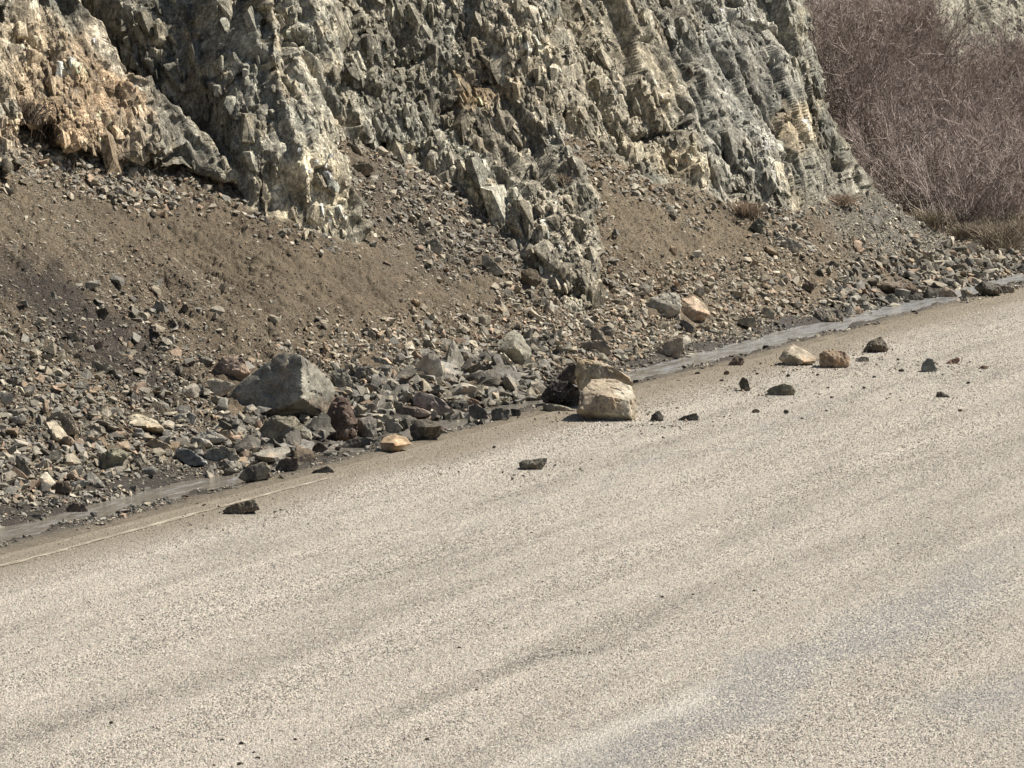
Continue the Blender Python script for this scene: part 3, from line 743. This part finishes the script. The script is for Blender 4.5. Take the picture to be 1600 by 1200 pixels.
hero('rust brown round rock standing in the stream', '104,801 107,789 117,784 130,788 139,797 131,807 111,811', (.12, .075, .05), .15, mat=M_WET)
hero('small black wet rock left of the rust brown round rock', '44,806 50,803 63,804 68,810 56,814 45,813', BLK, .06, mat=M_WET)
hero('grey wedge rock with dark left side above the small pool', '126,752 136,738 144,737 166,760 150,764 130,762', (.27, .265, .25), .12, '137,752')
hero('dark brown rock at the far side of the small pool', '78,765 88,753 108,751 114,766 100,773 84,772', (.15, .11, .075), .12)
hero('upright dark slab low in the left rubble', '22,715 28,710 38,722 58,748 48,750 30,738', (.20, .19, .16), .09)
hero('long dark stone lying on the road beside the worn line', '349,798 355,791 370,786 387,781 398,781 404,789 406,797 374,803 353,806', (.135, .115, .085), .15, sub=5)
# centre cluster on the road edge
hero('cream topped boulder with black underside standing on the road edge', '901,645,.03 903,634,.03 910,609,.08 919,600,.12 925,593,.22 944,591,.26 964,595,.26 985,603,.22 992,618,.10 995,645,.12 992,657,.10 970,659,.10 928,660,.12', (.49, .45, .37), .42,
     '912,622,.02 940,617,.0 984,626,.02 982,650,.0 906,639,0', name='boulder', cat='boulder', sub=6, col2=(.37, .31, .23), rough=.7)
hero('ochre brown boulder behind the cream topped boulder', '899,568 905,563 914,561 926,567 948,568 964,576 986,592 989,603 950,610 905,612 899,597', (.36, .28, .175), .3, '915,580,.08 950,585,.08', base=640, name='boulder', cat='boulder', sub=5, col2=(.42, .37, .28))
hero('small black boulder wedged left of the ochre brown boulder', '868,592 884,574 899,566 903,580 902,602 880,598', (.075, .06, .05), .25, base=628, name='boulder', cat='boulder')
hero('dark boulder left of the cream topped boulder', '845,620 848,612 857,602 868,593 886,595 904,606 906,627 902,636 872,632 850,629', (.09, .08, .07), .3, '880,622', base=634, name='boulder', cat='boulder', sub=5, col2=(.06, .05, .045))
hero('flat grey green slab lying below the dark boulder', '847,632 858,630 875,633 895,638 900,644 886,647 862,645 849,641', (.28, .275, .225), .14)
hero('small black stone just right of the cream topped boulder', '1016,656 1018,648 1030,641 1035,648 1037,657 1027,660', (.07, .065, .06), .08, '1026,652')
hero('pointed black stone lying right of the cream topped boulder, second along', '1056,657 1068,650 1088,645 1093,651 1091,658 1062,659', (.085, .08, .07), .09)
hero('dark flat bottomed rock alone in the middle of the road', '810,723,.03 820,719 840,717 856,715,.04 855,722 846,735 826,736 812,730', (.13, .125, .10), .12, '835,726', sub=5)
hero('grey green boulder with black underside halfway along the scree foot', '768,546,.12 778,535,.16 791,522,.22 804,515,.26 815,525,.24 830,546,.18 830,554,.16 824,568,.12 809,576,.10 794,567,.10 789,553,.05', (.26, .255, .21), .32, '804,540,-.02 790,548,0 816,553,.02', base=572, name='boulder', cat='boulder', sub=5, rough=.7)
hero('small brown stone left of the grey green boulder', '770,558 783,552 790,560 791,568 776,566', (.22, .19, .15), .08)
hero('pale brown pointed stone at the top of the rubble behind the centre boulders', '918,523 930,511 942,519 948,534 930,532 920,529', (.29, .26, .20), .1)
hero('grey stone with pale top just right of the pale brown pointed stone', '936,512 950,508 963,516 956,526 944,528', (.24, .22, .18), .1)
hero('pinkish slab in the rubble above the ochre brown boulder', '906,535 930,531 947,532 959,550 948,557 925,548 909,543', (.40, .33, .255), .12, col2=(.25, .22, .19))
hero('flat orange pink stone in the rubble left of the centre boulders', '824,583 836,579 848,585 857,597 840,593', (.46, .35, .25), .08)
hero('dark grey block in the ditch left of the centre boulders', '767,641 777,637 797,640 796,655 780,659 769,656', (.13, .125, .11), .12)
hero('black stone between the dark grey block and the dark boulder', '797,638 812,640 815,648 800,652', BLK, .07)
hero('brown grey rock in the ditch right of the long pinkish slab', '731,634 745,630 758,640 767,657 745,658 734,650', (.21, .185, .155), .12)
hero('rust coloured stone behind the brown grey ditch rock', '723,630 734,622 749,626 750,636 730,638', (.32, .20, .13), .08)
# pair and rubble right of centre
hero('rounded grey boulder, left one of the pair on the scree foot', '1009,488 1016,466 1032,458 1061,458 1065,472 1063,488 1050,498 1021,495', (.42, .41, .36), .3, '1035,474,.02', name='boulder', cat='boulder', sub=5, rough=.7)
hero('pink tan boulder, right one of the pair on the scree foot', '1064,484 1066,467,.12 1084,462,.16 1100,474,.14 1111,492,.08 1097,502 1074,504 1061,496', (.48, .37, .27), .28, '1086,484,0', name='boulder', cat='boulder', sub=5, rough=.8)
hero('narrow dark slab just below the pair of boulders', '1061,501 1068,498 1086,511 1082,522 1072,517', (.17, .165, .15), .08)
hero('wide tan rock low in the rubble near the stream', '1019,551 1030,538 1045,531 1064,527 1071,547 1054,562 1030,558', (.40, .33, .245), .18, sub=5)
hero('tan block at the right end of the pale rubble', '1189,484 1196,477 1211,487 1211,501 1198,502 1190,494', (.38, .34, .26), .12)
hero('long pale block left of the tan block in the rubble', '1152,500 1162,495 1181,495 1184,513 1166,510 1153,506', (.32, .29, .225), .12)
hero('square dark boulder at the far edge of the stream', '1267,509 1270,494 1275,487 1300,480 1319,491 1319,503 1287,511', (.24, .225, .185), .3, '1285,500,.02', name='boulder', cat='boulder', sub=5, col2=(.12, .105, .09))
# stones on the road, right
hero('rock with a bright slanting top and dark left face on the road', '1216,561,.06 1225,547,.08 1238,537,.14 1258,547,.14 1278,559,.08 1275,565,.05 1268,569,.05 1229,573,.05', (.38, .33, .26), .24, '1240,556,0 1258,566,0', name='boulder', cat='boulder', sub=5, rough=.7)
hero('squat reddish brown rock right of the rock with the bright top', '1280,553 1289,547 1305,550 1319,549 1327,558 1326,573 1292,577 1281,571', (.25, .165, .11), .22, '1303,562', name='boulder', cat='boulder', sub=5, col2=(.33, .24, .165))
hero('dark pyramid shaped rock farthest back on the road', '1348,547 1358,533 1377,526 1389,544 1386,550 1350,553', (.105, .09, .07), .24, '1370,538', sub=5)
hero('low black stone in front of the dark pyramid shaped rock', '1334,566 1345,557 1358,558 1359,564 1350,567 1336,567', (.085, .08, .07), .12)
hero('brown stone half in the mud at the stream bank', '1137,570 1148,557 1161,558 1165,566 1155,572 1139,575', (.155, .115, .085), .16)
hero('narrow upright dark stone on the road', '1154,598 1161,588 1169,594 1173,612 1159,613', (.12, .105, .085), .1)
hero('flat green grey lens shaped stone on the road', '1196,611 1204,605 1225,599 1238,602 1245,615 1228,619 1210,620', (.20, .195, .15), .16, sub=5)
hero('upright blue grey stone on the road', '1438,577 1442,566 1450,558 1457,561 1465,577 1462,582 1442,583', (.22, .24, .235), .12)
hero('small red stone on the road right of the blue grey stone', '1478,567 1485,562 1499,558 1500,563 1496,569 1479,570', (.33, .18, .12), .08)
hero('small brown oval stone, rightmost on the road', '1528,576 1535,571 1546,572 1542,577 1529,578', (.20, .125, .085), .07)
hero('small black wedge shaped stone on the road below the blue grey stone', '1462,619 1464,612 1471,611 1486,621 1476,623 1462,623', (.09, .08, .07), .1)
# far right row
hero('brown and tan boulder at the far bend of the ditch', '1367,446 1382,435 1401,432 1420,440 1435,452 1422,463 1386,461 1369,458', (.29, .245, .19), .36, '1392,448', name='boulder', cat='boulder', sub=5, col2=(.16, .12, .09))
hero('round grey stone in front of the brown and tan boulder', '1380,470 1386,461 1394,458 1405,467 1403,477 1384,477', (.26, .25, .215), .2)
hero('dark upright rock right of the brown and tan boulder', '1441,464 1450,447 1467,454 1462,473 1446,475', (.14, .13, .11), .2, '1452,462')
hero('dark rock with pink top in the far ditch row', '1465,458 1476,447 1488,452 1497,462 1493,471 1472,474', (.27, .215, .165), .22)
hero('large dark boulder near the far right end of the ditch row', '1521,450 1536,439 1562,444 1567,458 1538,465', (.12, .115, .10), .34, '1545,452', name='boulder', cat='boulder', sub=5)
hero('tan rock touching the right side of the large dark far boulder', '1562,446 1583,447 1587,455 1575,461 1566,460', (.28, .235, .18), .2)
hero('small tan plate left of the large dark far boulder', '1500,453 1511,452 1522,459 1512,467 1503,464', (.33, .29, .22), .15)
hero('dark angular rock low in the far ditch row', '1413,470 1424,461 1440,460 1446,472 1428,476', (.11, .10, .085), .2)
hero('green grey wedge rock at the top of the sand fan', '1170,355 1178,346 1187,339 1195,346 1192,366 1180,361', (.14, .15, .125), .16)
hero('pale rock with black left side on the edge of the sand fan', '1221,377 1232,371 1255,381 1247,397 1232,391', (.36, .345, .31), .2, col2=(.30, .29, .26))
hero('dark round stone low on the sand fan', '1252,446 1262,438 1271,442 1274,450 1267,457 1256,453', (.15, .12, .095), .14)
hero('dark stone on the upper right rubble line', '1292,412 1300,406 1308,411 1299,419', (.10, .095, .085), .13)
hero('small black stone with white top on the grey scree', '1334,407 1343,400 1346,410 1340,413', (.12, .115, .105), .1)
hero('split dark stone left of the brown and tan boulder', '1328,436 1334,429 1345,441 1340,446', (.12, .11, .095), .12)
hero('grey stone between the split dark stone and the brown and tan boulder', '1340,432 1352,424 1362,434 1354,442', (.24, .225, .195), .15)
hero('upper brown block lying at the foot of the recessed wall', '543,222 552,217 562,217 577,237 570,250 548,250', (.25, .23, .185), .22, '560,232', sub=5)
hero('lower brown block just under the upper brown block', '549,258 562,252 578,254 586,267 568,277 552,270', (.22, .195, .155), .2, sub=5)
hero('dark brown rock set in a hollow under the central rock nose', '814,424 826,418 838,421 848,439 828,461 814,447', (.12, .095, .065), .15, '830,436')
hero('smooth pale grey slab left of the hollow', '752,395 764,399 786,421 790,428 770,431 753,412', (.28, .265, .22), .12)
hero('pale plate on the slope between the two walls', '655,340 668,360 664,368 652,366', (.30, .285, .24), .08)
hero('broken grey slab on the slope below the recessed wall', '664,376 680,372 694,384 690,398 672,394', (.31, .30, .26), .12)
hero('dark stone alone on the smooth left slope', '284,478 291,474 296,482 292,488 285,486', (.11, .09, .07), .06)
hero('rock with dark underside on the slope above the pale rubble', '562,516 574,511 588,522 586,532 570,524', (.24, .225, .185), .1)
hero('pale rock on top of the rubble right of the pile', '566,565 586,555 605,562 610,572 590,573', (.27, .255, .215), .14)

gp, gs = [], []
for c_, w_ in ROADROCKS:
    m_ = int(26 + 160 * w_); gp.append(np.stack([c_[0] + rng.normal(0, .10 + .55 * w_, m_), c_[1] + rng.normal(0, .16 + .8 * w_, m_), np.full(m_, .006)], -1)); gs.append(rng.uniform(.006, .02, m_) * rng.choice([1, 1, 1.6], m_))
gp = np.concatenate(gp); gs = np.concatenate(gs)
me = merge('rock_crumbs', [hull_proto(8, (1, .8, .6), 900 + i) for i in range(8)], gp, gs, rand_rot(len(gp), .4), PAL[rng.choice(len(PAL), len(gp))] * rng.uniform(.4, .95, (len(gp), 1)), M_STONE)
link('rock_crumbs', me, 'tiny broken rock crumbs scattered round the stones on the road', 'rubble', kind='stuff')
# smaller countable stones: strewn on the road
DOTS = "1003,680,4 985,669,3 1055,668,3 1181,647,8 1228,647,7 1253,656,4 1291,644,4 1299,623,4 1366,592,5 1350,609,5 1403,564,4 1408,582,6 1482,575,3 1532,583,3 1513,601,5 1500,644,5 1385,625,3 1411,641,2 1231,590,5 1277,588,4 1135,587,8 1183,586,4 1128,597,5 1090,587,6 1060,598,5 1058,640,4 875,711,3 520,700,4 772,701,4 1035,935,4 1083,931,4 1118,914,3 718,1014,4 745,1080,4 667,1158,5 377,1164,5 348,1159,5 461,1158,5 403,1188,6 375,1197,6 397,1178,4 425,1158,3 541,1190,5 334,1198,4 174,1132,5 228,1074,3 139,943,3 222,970,3 746,1050,3 672,1112,3 1449,811,3 1403,851,3 1584,857,3 1349,883,3 1350,841,3 1392,974,3 1198,1068,3 931,967,3 848,911,3 1178,925,3 1260,1075,3 1395,1075,3 560,880,3 640,910,3 300,1000,3 830,834,3 905,1015,4 893,1019,4 921,1022,3 879,1021,3"
for i, d in enumerate(DOTS.split()):
    x, y, r = [float(k) for k in d.split(',')]
    rr = random.Random(i * 3 + 1)
    o = ' '.join('%.1f,%.1f' % (x + r * (.7 if rr.random() < .5 else 1.0) * math.cos(k * 1.05 + .3), y - r * .55 + r * .62 * math.sin(k * 1.05 + .3) * rr.uniform(.7, 1.1)) for k in range(6))
    h = hero('small dark stone lying loose on the pale road surface', o, (.09, .08, .07) if rr.random() < .75 else (.2, .14, .10), None, name='pebble', cat='stone', sub=2)
    h['group'] = 'small dark stones strewn over the road'

# the loose scree round them
hm = np.zeros(X.shape, bool)
for poly in HEROES: hm |= inpoly(X, Y, poly)
notrock = (rs < .3) & (bay < .5) & ~hm
toe = sstep(9.74, 9.9, Vv) * (1 - sstep(10.35, 10.85, Vv)) * notrock
talus = sstep(10.1, 10.6, Vv) * notrock
fanm = np.clip(fan * 1.3, 0, 1)
smooth_strip = blob(420, 470, 240, 22, 42) + blob(560, 500, 150, 22, 42)
clump = np.clip(.35 + 1.3 * fbm(np.stack([U * 1.6, Vv * .9, Zz], -1), 4, 131), .03, 2)
fm = np.clip(blur(rock, 61) * 3, 0, 1)
footrub = .55 * fm + blob(150, 270, 130, 40, 20) + blob(680, 330, 150, 60, 38) + blob(1000, 290, 110, 18, 38) + blob(1260, 385, 130, 22, 38)
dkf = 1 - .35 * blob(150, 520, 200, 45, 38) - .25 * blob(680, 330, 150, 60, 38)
left = 1 - sstep(150, 420, X)
wt_talus = talus * (1 - .5 * blob(150, 520, 200, 45, 38)) * clump * (1 - .75 * fanm) * (1 - .8 * np.clip(smooth_strip, 0, 1)) * (1 + 1.6 * footrub) * (1 + 1.2 * left) * (1 + .6 * blob(640, 440, 220, 60, 36))
greys = [.14, .2, .1, .14, .06, .05, .2, .07, .04]
tans = [.24, .12, .2, .05, .12, .09, .08, .03, .07]
darks = [.10, .16, .05, .22, .05, .03, .16, .20, .03]
parts = []
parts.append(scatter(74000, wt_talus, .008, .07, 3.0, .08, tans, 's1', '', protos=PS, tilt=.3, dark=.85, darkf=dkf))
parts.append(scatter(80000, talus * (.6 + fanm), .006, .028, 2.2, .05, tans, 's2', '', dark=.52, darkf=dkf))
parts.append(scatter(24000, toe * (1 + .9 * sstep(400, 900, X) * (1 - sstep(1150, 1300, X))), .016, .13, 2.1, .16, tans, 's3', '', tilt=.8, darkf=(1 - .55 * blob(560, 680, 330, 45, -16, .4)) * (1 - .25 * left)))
parts.append(scatter(12000, left * (1 - .7 * blob(150, 520, 200, 45, 38)) * sstep(9.8, 9.95, Vv) * notrock * (1 - sstep(10.9, 11.6, Vv)), .018, .14, 2.0, .16, greys, 's4', '', tilt=.7, dark=.85))
parts.append(scatter(5200, sstep(330, 380, X) * (1 - sstep(820, 880, X)) * sstep(9.45, 9.6, Vv) * (1 - sstep(10.15, 10.4, Vv)) * ~hm, .03, .16, 1.4, .2, darks, 's10', '', tilt=.8, dark=.85))
parts.append(scatter(2600, sstep(1270, 1320, X) * sstep(9.55, 9.7, Vv) * (1 - sstep(10.1, 10.35, Vv)) * ~hm, .04, .18, 1.4, .2, greys, 's11', '', tilt=.8, dark=.8))
parts.append(scatter(9000, blob(1440, 385, 160, 45, 28) * (rs < .3), .012, .07, 2.2, .1, greys, 's5', ''))
parts.append(scatter(6000, notrock * footrub * sstep(10.3, 10.7, Vv), .016, .11, 2.3, .14, greys, 's6', '', tilt=.7))
parts.append(scatter(2500, (rs > .6) * (Nn[..., 2] > .62 if False else 1.0) * blob(560, 60, 1000, 20000) if False else talus * footrub, .03, .12, 2.0, .2, greys, 's7', ''))
parts.append(scatter(5000, bay * (1 - sstep(13.2, 14.2, Vv)), .02, .1, 2, .1, tans, 's8', ''))
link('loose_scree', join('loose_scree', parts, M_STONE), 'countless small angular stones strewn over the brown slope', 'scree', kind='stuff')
bank = ~hm * sstep(9.02, 9.1, Vv + .05 * vnoise(np.stack([U * 4, Vv * 4, Zz], -1), 77)) * (1 - sstep(9.85, 9.95, Vv)) * np.where((Vv > 9.44) & (Vv < 9.62), .12, 1) * np.clip(.4 + 1.2 * fbm(np.stack([U * 2, Vv * 3, Zz], -1), 3, 133), .05, 2)
me = scatter(32000, bank, .008, .075, 2.1, .12, darks, 's9', '', tilt=.6)
link('bank_gravel', join('bank_gravel', [me], M_STONE), 'dark wet gravel lining the narrow muddy stream', 'gravel', kind='stuff')

# larger stones among the rubble, one object each
def stone_set(n, wfun, lo, hi, name, label, group, wts, seed, tilt=.6):
    W = np.clip(wfun, 0, None).copy(); W[:2] = 0; W[-2:] = 0; W[:, :2] = 0; W[:, -2:] = 0; W *= (X > -20) & (X < 1620) & (Y > 0) & ~hm & ~inpoly(X, Y, pts('335,600 525,600 520,684 340,684'))
    cdf = np.cumsum(W.ravel()); r_ = np.searchsorted(cdf, rng.uniform(0, cdf[-1], n))
    protos = []
    for k in range(8):
        rr = random.Random(seed * 50 + k); Pp = np.array([np.array(Vector((rr.gauss(0, 1), rr.gauss(0, 1), rr.gauss(0, 1))).normalized()) * np.array([.55, .42, .20 + .02 * k]) * rr.uniform(.85, 1.15) for _ in range(10)])
        V, Fc, cc_, c = rock_mesh(name, Pp, 3, seed * 9 + k, (1, 1, 1), M_ROCK, .55)
        protos.append((V, Fc))
    for m, q in enumerate(r_):
        i, j = q // NX, q % NX; V, Fc = protos[m % 8]; s_ = rng.uniform(0, 1) ** 1.8 * (hi - lo) + lo
        nn = Nn[min(i, NY - 3) - 1, min(j, NX - 3) - 1]; nn = nn + np.array([0, 0, .5]); nn = nn / np.linalg.norm(nn)
        Rm = rand_rot(1, tilt, nn[None])[0]; v = (V * s_) @ Rm.T
        c = pal(1, wts, .8)[0]; col = c[None] * (1 + .3 * fbm(V * 3 + m, 2, 3))[:, None]
        me = mk_mesh(name, v, Fc, M_ROCK, True, np.clip(col, .03, .6))
        if hasattr(me, 'set_sharp_from_angle'): me.set_sharp_from_angle(angle=math.radians(24))
        link(name, me, label, 'stone', group, loc=P[i, j] + np.array([0, 0, s_ * .14]))
mid = sstep(560, 640, X) * (1 - sstep(1180, 1260, X))
stone_set(60, toe * mid, .07, .17, 'stone', 'angular pale stone in the rubble heap at the scree foot beside the stream', 'pale stones heaped at the foot of the scree', tans, 1)
stone_set(42, toe * (1 - sstep(330, 420, X)), .07, .18, 'stone', 'angular stone in the rubble at the lower left, beside the pool', 'stones in the lower left rubble', greys, 2)
stone_set(74, sstep(335, 380, X) * (1 - sstep(800, 860, X)) * sstep(9.5, 9.65, Vv) * (1 - sstep(10.1, 10.3, Vv)), .10, .32, 'stone', 'dark jagged stone packed round the big boulders in the ditch', 'dark stones packed round the big boulders', darks, 7)
stone_set(44, sstep(350, 400, X) * (1 - sstep(600, 650, X)) * sstep(9.25, 9.35, Vv) * (1 - sstep(9.8, 9.95, Vv)), .07, .19, 'stone', 'dark wet stone on the mud between the road edge and the big boulders', 'dark stones on the mud in front of the pile', darks, 8)
stone_set(16, sstep(1470, 1490, X) * sstep(372, 380, Y) * (1 - sstep(424, 428, Y)), .08, .2, 'stone', 'stone among dry grass at the far right end of the ditch', 'stones at the far right end', tans, 9)
stone_set(18, sstep(9.2, 9.3, Vv) * (1 - sstep(9.9, 10.1, Vv)) * (X < 860), .05, .13, 'stone', 'dark wet stone lying in or at the edge of the ditch', 'wet stones along the ditch', darks, 3)
stone_set(30, toe * sstep(1280, 1330, X), .09, .22, 'stone', 'angular stone in the far ditch row at the right', 'stones in the far ditch row', greys, 4)
stone_set(24, talus * footrub, .06, .16, 'stone', 'loose angular stone at the foot of the rock face', 'stones fallen at the foot of the rock face', darks, 5)
stone_set(16, talus * (1 - fanm), .05, .11, 'stone', 'single stone lying on the open brown slope', 'single stones on the open slope', tans, 6)

# ------------------------------------------------------------------ leafless shrubs of the bay
def twig_mat(nm, c1, c2):
    b = NB(nm); oi = b.n('ObjectInfo')
    g = b.mix(1.0, b.mix(b.remap(b.noise(b.coord('Object'), 9, 2), .3, .7), c1, c2), b.attr('Col'), 'MULTIPLY')
    g = b.mix(oi.outputs['Random'], g, b.mix(1.0, g, (.78, .76, .78), 'MULTIPLY'))
    return b.fin(g, .75, None, .3)
M_TW = twig_mat('purple_brown_twig', (.25, .20, .175), (.40, .335, .295)); M_TW2 = twig_mat('pale_bare_branch', (.50, .44, .38), (.33, .27, .23)); M_DRY = twig_mat('dry_grass', (.33, .28, .20), (.25, .205, .15))
def strands(n, gen, rad, seed, seg=5):
    """merge of tapered three-sided strands"""
    r_ = np.random.default_rng(seed); Vs, Fs, tn = [], [], []; off = 0
    for k in range(n):
        pts_ = gen(r_); m = len(pts_)
        d = np.gradient(pts_, axis=0); d /= np.linalg.norm(d, axis=1)[:, None] + 1e-9
        a_ = np.cross(d, [0.3, .9, .1]); a_ /= np.linalg.norm(a_, axis=1)[:, None] + 1e-9; b2 = np.cross(d, a_)
        R0 = (rad * r_.uniform(.6, 1.3)) * np.linspace(1, .25, m)[:, None]
        ring = np.stack([pts_ + R0 * (a_ * math.cos(t) + b2 * math.sin(t)) for t in (0, 2.094, 4.189)], 1).reshape(-1, 3)
        Vs.append(ring)
        for i in range(m - 1):
            for j in range(3): Fs.append((off + i * 3 + j, off + i * 3 + (j + 1) % 3, off + (i + 1) * 3 + (j + 1) % 3, off + (i + 1) * 3 + j))
        off += m * 3; tn.append(np.full(m * 3, r_.choice([.45, .7, 1., 1.35, 1.9], p=[.2, .25, .27, .18, .10])))
    return np.concatenate(Vs), np.array(Fs), np.concatenate(tn)[:, None] * np.ones(3)
def shrub_gen(R_, H_):
    def g(r_):
        an = r_.uniform(0, 2 * np.pi); sp_ = r_.uniform(.1, 1) ** .6; L = H_ * r_.uniform(.5, 1.05)
        st = np.array([r_.normal(0, .12), r_.normal(0, .12), 0.])
        if r_.random() < .7:   # side twig starting up along a stem
            st = st + np.array([math.cos(an) * sp_ * R_ * .5, math.sin(an) * sp_ * R_ * .5, L * .35]) * r_.uniform(.3, 1.2); L *= r_.uniform(.3, .6); an += r_.normal(0, 1.6)
        d = np.array([math.cos(an) * sp_ * R_, math.sin(an) * sp_ * R_, L]); P_ = [st]; seg = 5
        bend = r_.normal(0, .3, 3)
        for i in range(seg):
            P_.append(P_[-1] + d / seg * (1 if i else 1) + bend * .12 * i + r_.normal(0, .036, 3))
        return np.array(P_)
    return g
def shrub_strands(seed, ns_, nt_, R_, H_):
    r_ = np.random.default_rng(seed); S_, Tw = [], []
    for k in range(ns_):
        an = r_.uniform(0, 6.283); sp_ = r_.uniform(.15, 1) ** .7; L = H_ * r_.uniform(.6, 1.05)
        p = [np.array([r_.normal(0, .16), r_.normal(0, .16), 0.])]; d = np.array([math.cos(an) * sp_ * R_, math.sin(an) * sp_ * R_, L]) / 7
        for i in range(7): p.append(p[-1] + d + r_.normal(0, .028, 3))
        p = np.array(p); S_.append(p)
        for m in range(nt_):
            t = r_.uniform(1.2, 6.8); i = int(t); q0 = p[i] + (p[min(i + 1, 7)] - p[i]) * (t - i)
            dr = d / np.linalg.norm(d) + r_.normal(0, .55, 3); dr /= np.linalg.norm(dr); l = r_.uniform(.12, .40)
            w_ = [q0]
            for g in range(4): w_.append(w_[-1] + dr * l / 4 + r_.normal(0, .014, 3) + np.array([0, 0, .006]))
            Tw.append(np.array(w_))
            for g2 in range(2):
                d3 = dr + r_.normal(0, .5, 3); d3 /= np.linalg.norm(d3); st = w_[r_.integers(1, 4)]; l2 = l * r_.uniform(.3, .6)
                Tw.append(np.array([st, st + d3 * l2 * .5 + r_.normal(0, .01, 3), st + d3 * l2]))
    return S_, Tw
def from_list(lst, rad, seed):
    it = iter(lst); return strands(len(lst), lambda r_: next(it), rad, seed)
shr = []
for k in range(4):
    S_, Tw = shrub_strands(300 + k, 34, 13, .72, 1.12)
    V, Fc, Cc = from_list(Tw, .0042, 330 + k); me1 = mk_mesh('twigs', V, Fc, M_TW, True, Cc)
    V, Fc, Cc = from_list(S_, .0085, 350 + k); me2 = mk_mesh('stems', V, Fc, M_TW2, True, Cc)
    shr.append((me1, me2))
root0 = {}
spots = []
def x_edge(y): return float(np.interp(y, [0, 80, 170, 245, 310, 350, 370, 395], [1258, 1268, 1288, 1330, 1385, 1450, 1500, 1570]))
for row, (yy, cnt) in enumerate([(352, 5), (330, 7), (290, 8), (245, 9), (200, 10), (160, 10), (120, 9), (85, 9), (40, 9), (0, 9)]):
    for c in range(cnt):
        x0 = np.interp(yy, [0, 80, 170, 245, 310, 350, 370, 395], [1258, 1268, 1288, 1330, 1385, 1450, 1500, 1570]); x = x0 + (1640 - x0) * (c + .5 + rng.uniform(-.35, .35)) / cnt
        spots.append((x, yy + rng.uniform(-14, 14)))
k = 0
for x, y in spots:
    if inpoly(np.array([x]), np.array([y]), pts("1418,-20 1450,30 1462,95 1476,128 1490,118 1500,70 1560,80 1640,110 1640,-20"))[0]: continue
    if y < np.interp(x, [1390, 1430, 1500, 1640], [0, 85, 125, 120]): continue
    d = ray(x, y); t = float(bay_t(x, y)); p = d * t + [0, 0, CAMZ]
    sc = random.uniform(.62, .95) * (1.0 if y > 60 else .8)
    r_ = link('bare_shrub', None, 'bare shrub at the lower edge of the thicket, above the far end of the ditch' if y > 335 else 'bare purple brown shrub growing right against the edge of the cliff' if x < x_edge(y) + 55 else 'bare shrub high in the thicket, just below the rock outcrop' if y < 118 else 'bare purple brown shrub in the middle of the dense thicket', 'shrub', 'bare shrubs of the thicket', loc=p - np.array([0, 0, .08]))
    r_.rotation_euler = (random.uniform(-.25, .25), .22 + random.uniform(-.35, .35), random.uniform(0, 6.28)); r_.scale = (sc * 1.1, sc * 1.1, sc)
    a_, b2 = shr[k % 4]; k += 1
    link('twigs', a_, parent=r_); link('stems', b2, parent=r_)
# dry grass and small dead plants
def tuft_gen(R_, H_):
    def g(r_):
        an = r_.uniform(0, 6.28); L = H_ * r_.uniform(.5, 1.1); s_ = R_ * r_.uniform(0, 1)
        st = np.array([r_.normal(0, R_ * .3), r_.normal(0, R_ * .3), 0]); P_ = [st]
        for i in range(4): P_.append(P_[-1] + np.array([math.cos(an) * s_, math.sin(an) * s_, L * (1 - .22 * i)]) / 4)
        return np.array(P_)
    return g
for i, (x, y, R_, H_, n_, lb, mt) in enumerate([
    (1565, 392, .30, .42, 420, 'tuft of straw coloured dry grass below the thicket at the far right', M_DRY),
    (1512, 372, .28, .28, 300, 'low dry grass tuft at the lower edge of the thicket', M_DRY),
    (1440, 345, .28, .22, 260, 'low dry brown tuft beside the grey scree under the thicket', M_DRY),
    (1165, 338, .16, .24, 420, 'round brown dead plant at the foot of the right rock wall', twig_mat('dead_plant', (.38, .30, .22), (.28, .22, .16))),
    (1310, 318, .22, .16, 260, 'brown dead plant on the grey rock spur', None),
    (58, 218, .22, .30, 420, 'tangled dark dead plant hanging on the left ochre buttress', twig_mat('dark_dead_plant', (.12, .09, .07), (.20, .16, .11))),
    (20, 190, .18, .22, 300, 'second tangled dead plant left of the ochre buttress', None),
    (885, 285, .10, .16, 200, 'small dry plant on the right side of the central rock nose', M_DRY)]):
    if mt is None: mt = bpy.data.materials['dead_plant'] if x > 500 else bpy.data.materials['dark_dead_plant']
    V, Fc, Cc = strands(n_, tuft_gen(R_, H_), .0045, 500 + i)
    link('dry_plant', mk_mesh('dry_plant', V, Fc, mt, True, Cc), lb, 'plant', loc=surf(x, y) - np.array([0, 0, .03]))

TF = []
for i in range(3):
    V, Fc, Cc = strands(170, tuft_gen(.2, .26), .0045, 700 + i); TF.append(mk_mesh('dry_grass', V, Fc, M_DRY, True, Cc))
for i in range(34):
    x = random.uniform(1395, 1640) if i % 2 else random.uniform(1490, 1640); y = np.interp(x, [1390, 1440, 1500, 1560, 1640], [318, 350, 380, 395, 402]) - random.uniform(0, 45)
    o = link('dry_grass_tuft', TF[i % 3], 'small straw coloured grass tuft along the lower edge of the thicket', 'grass tuft', 'dry grass tufts below the thicket', loc=surf(x, y) - np.array([0, 0, .02]))
    o.rotation_euler = (0, 0, random.uniform(0, 6.28)); o.scale = [random.uniform(.6, 1.3)] * 3
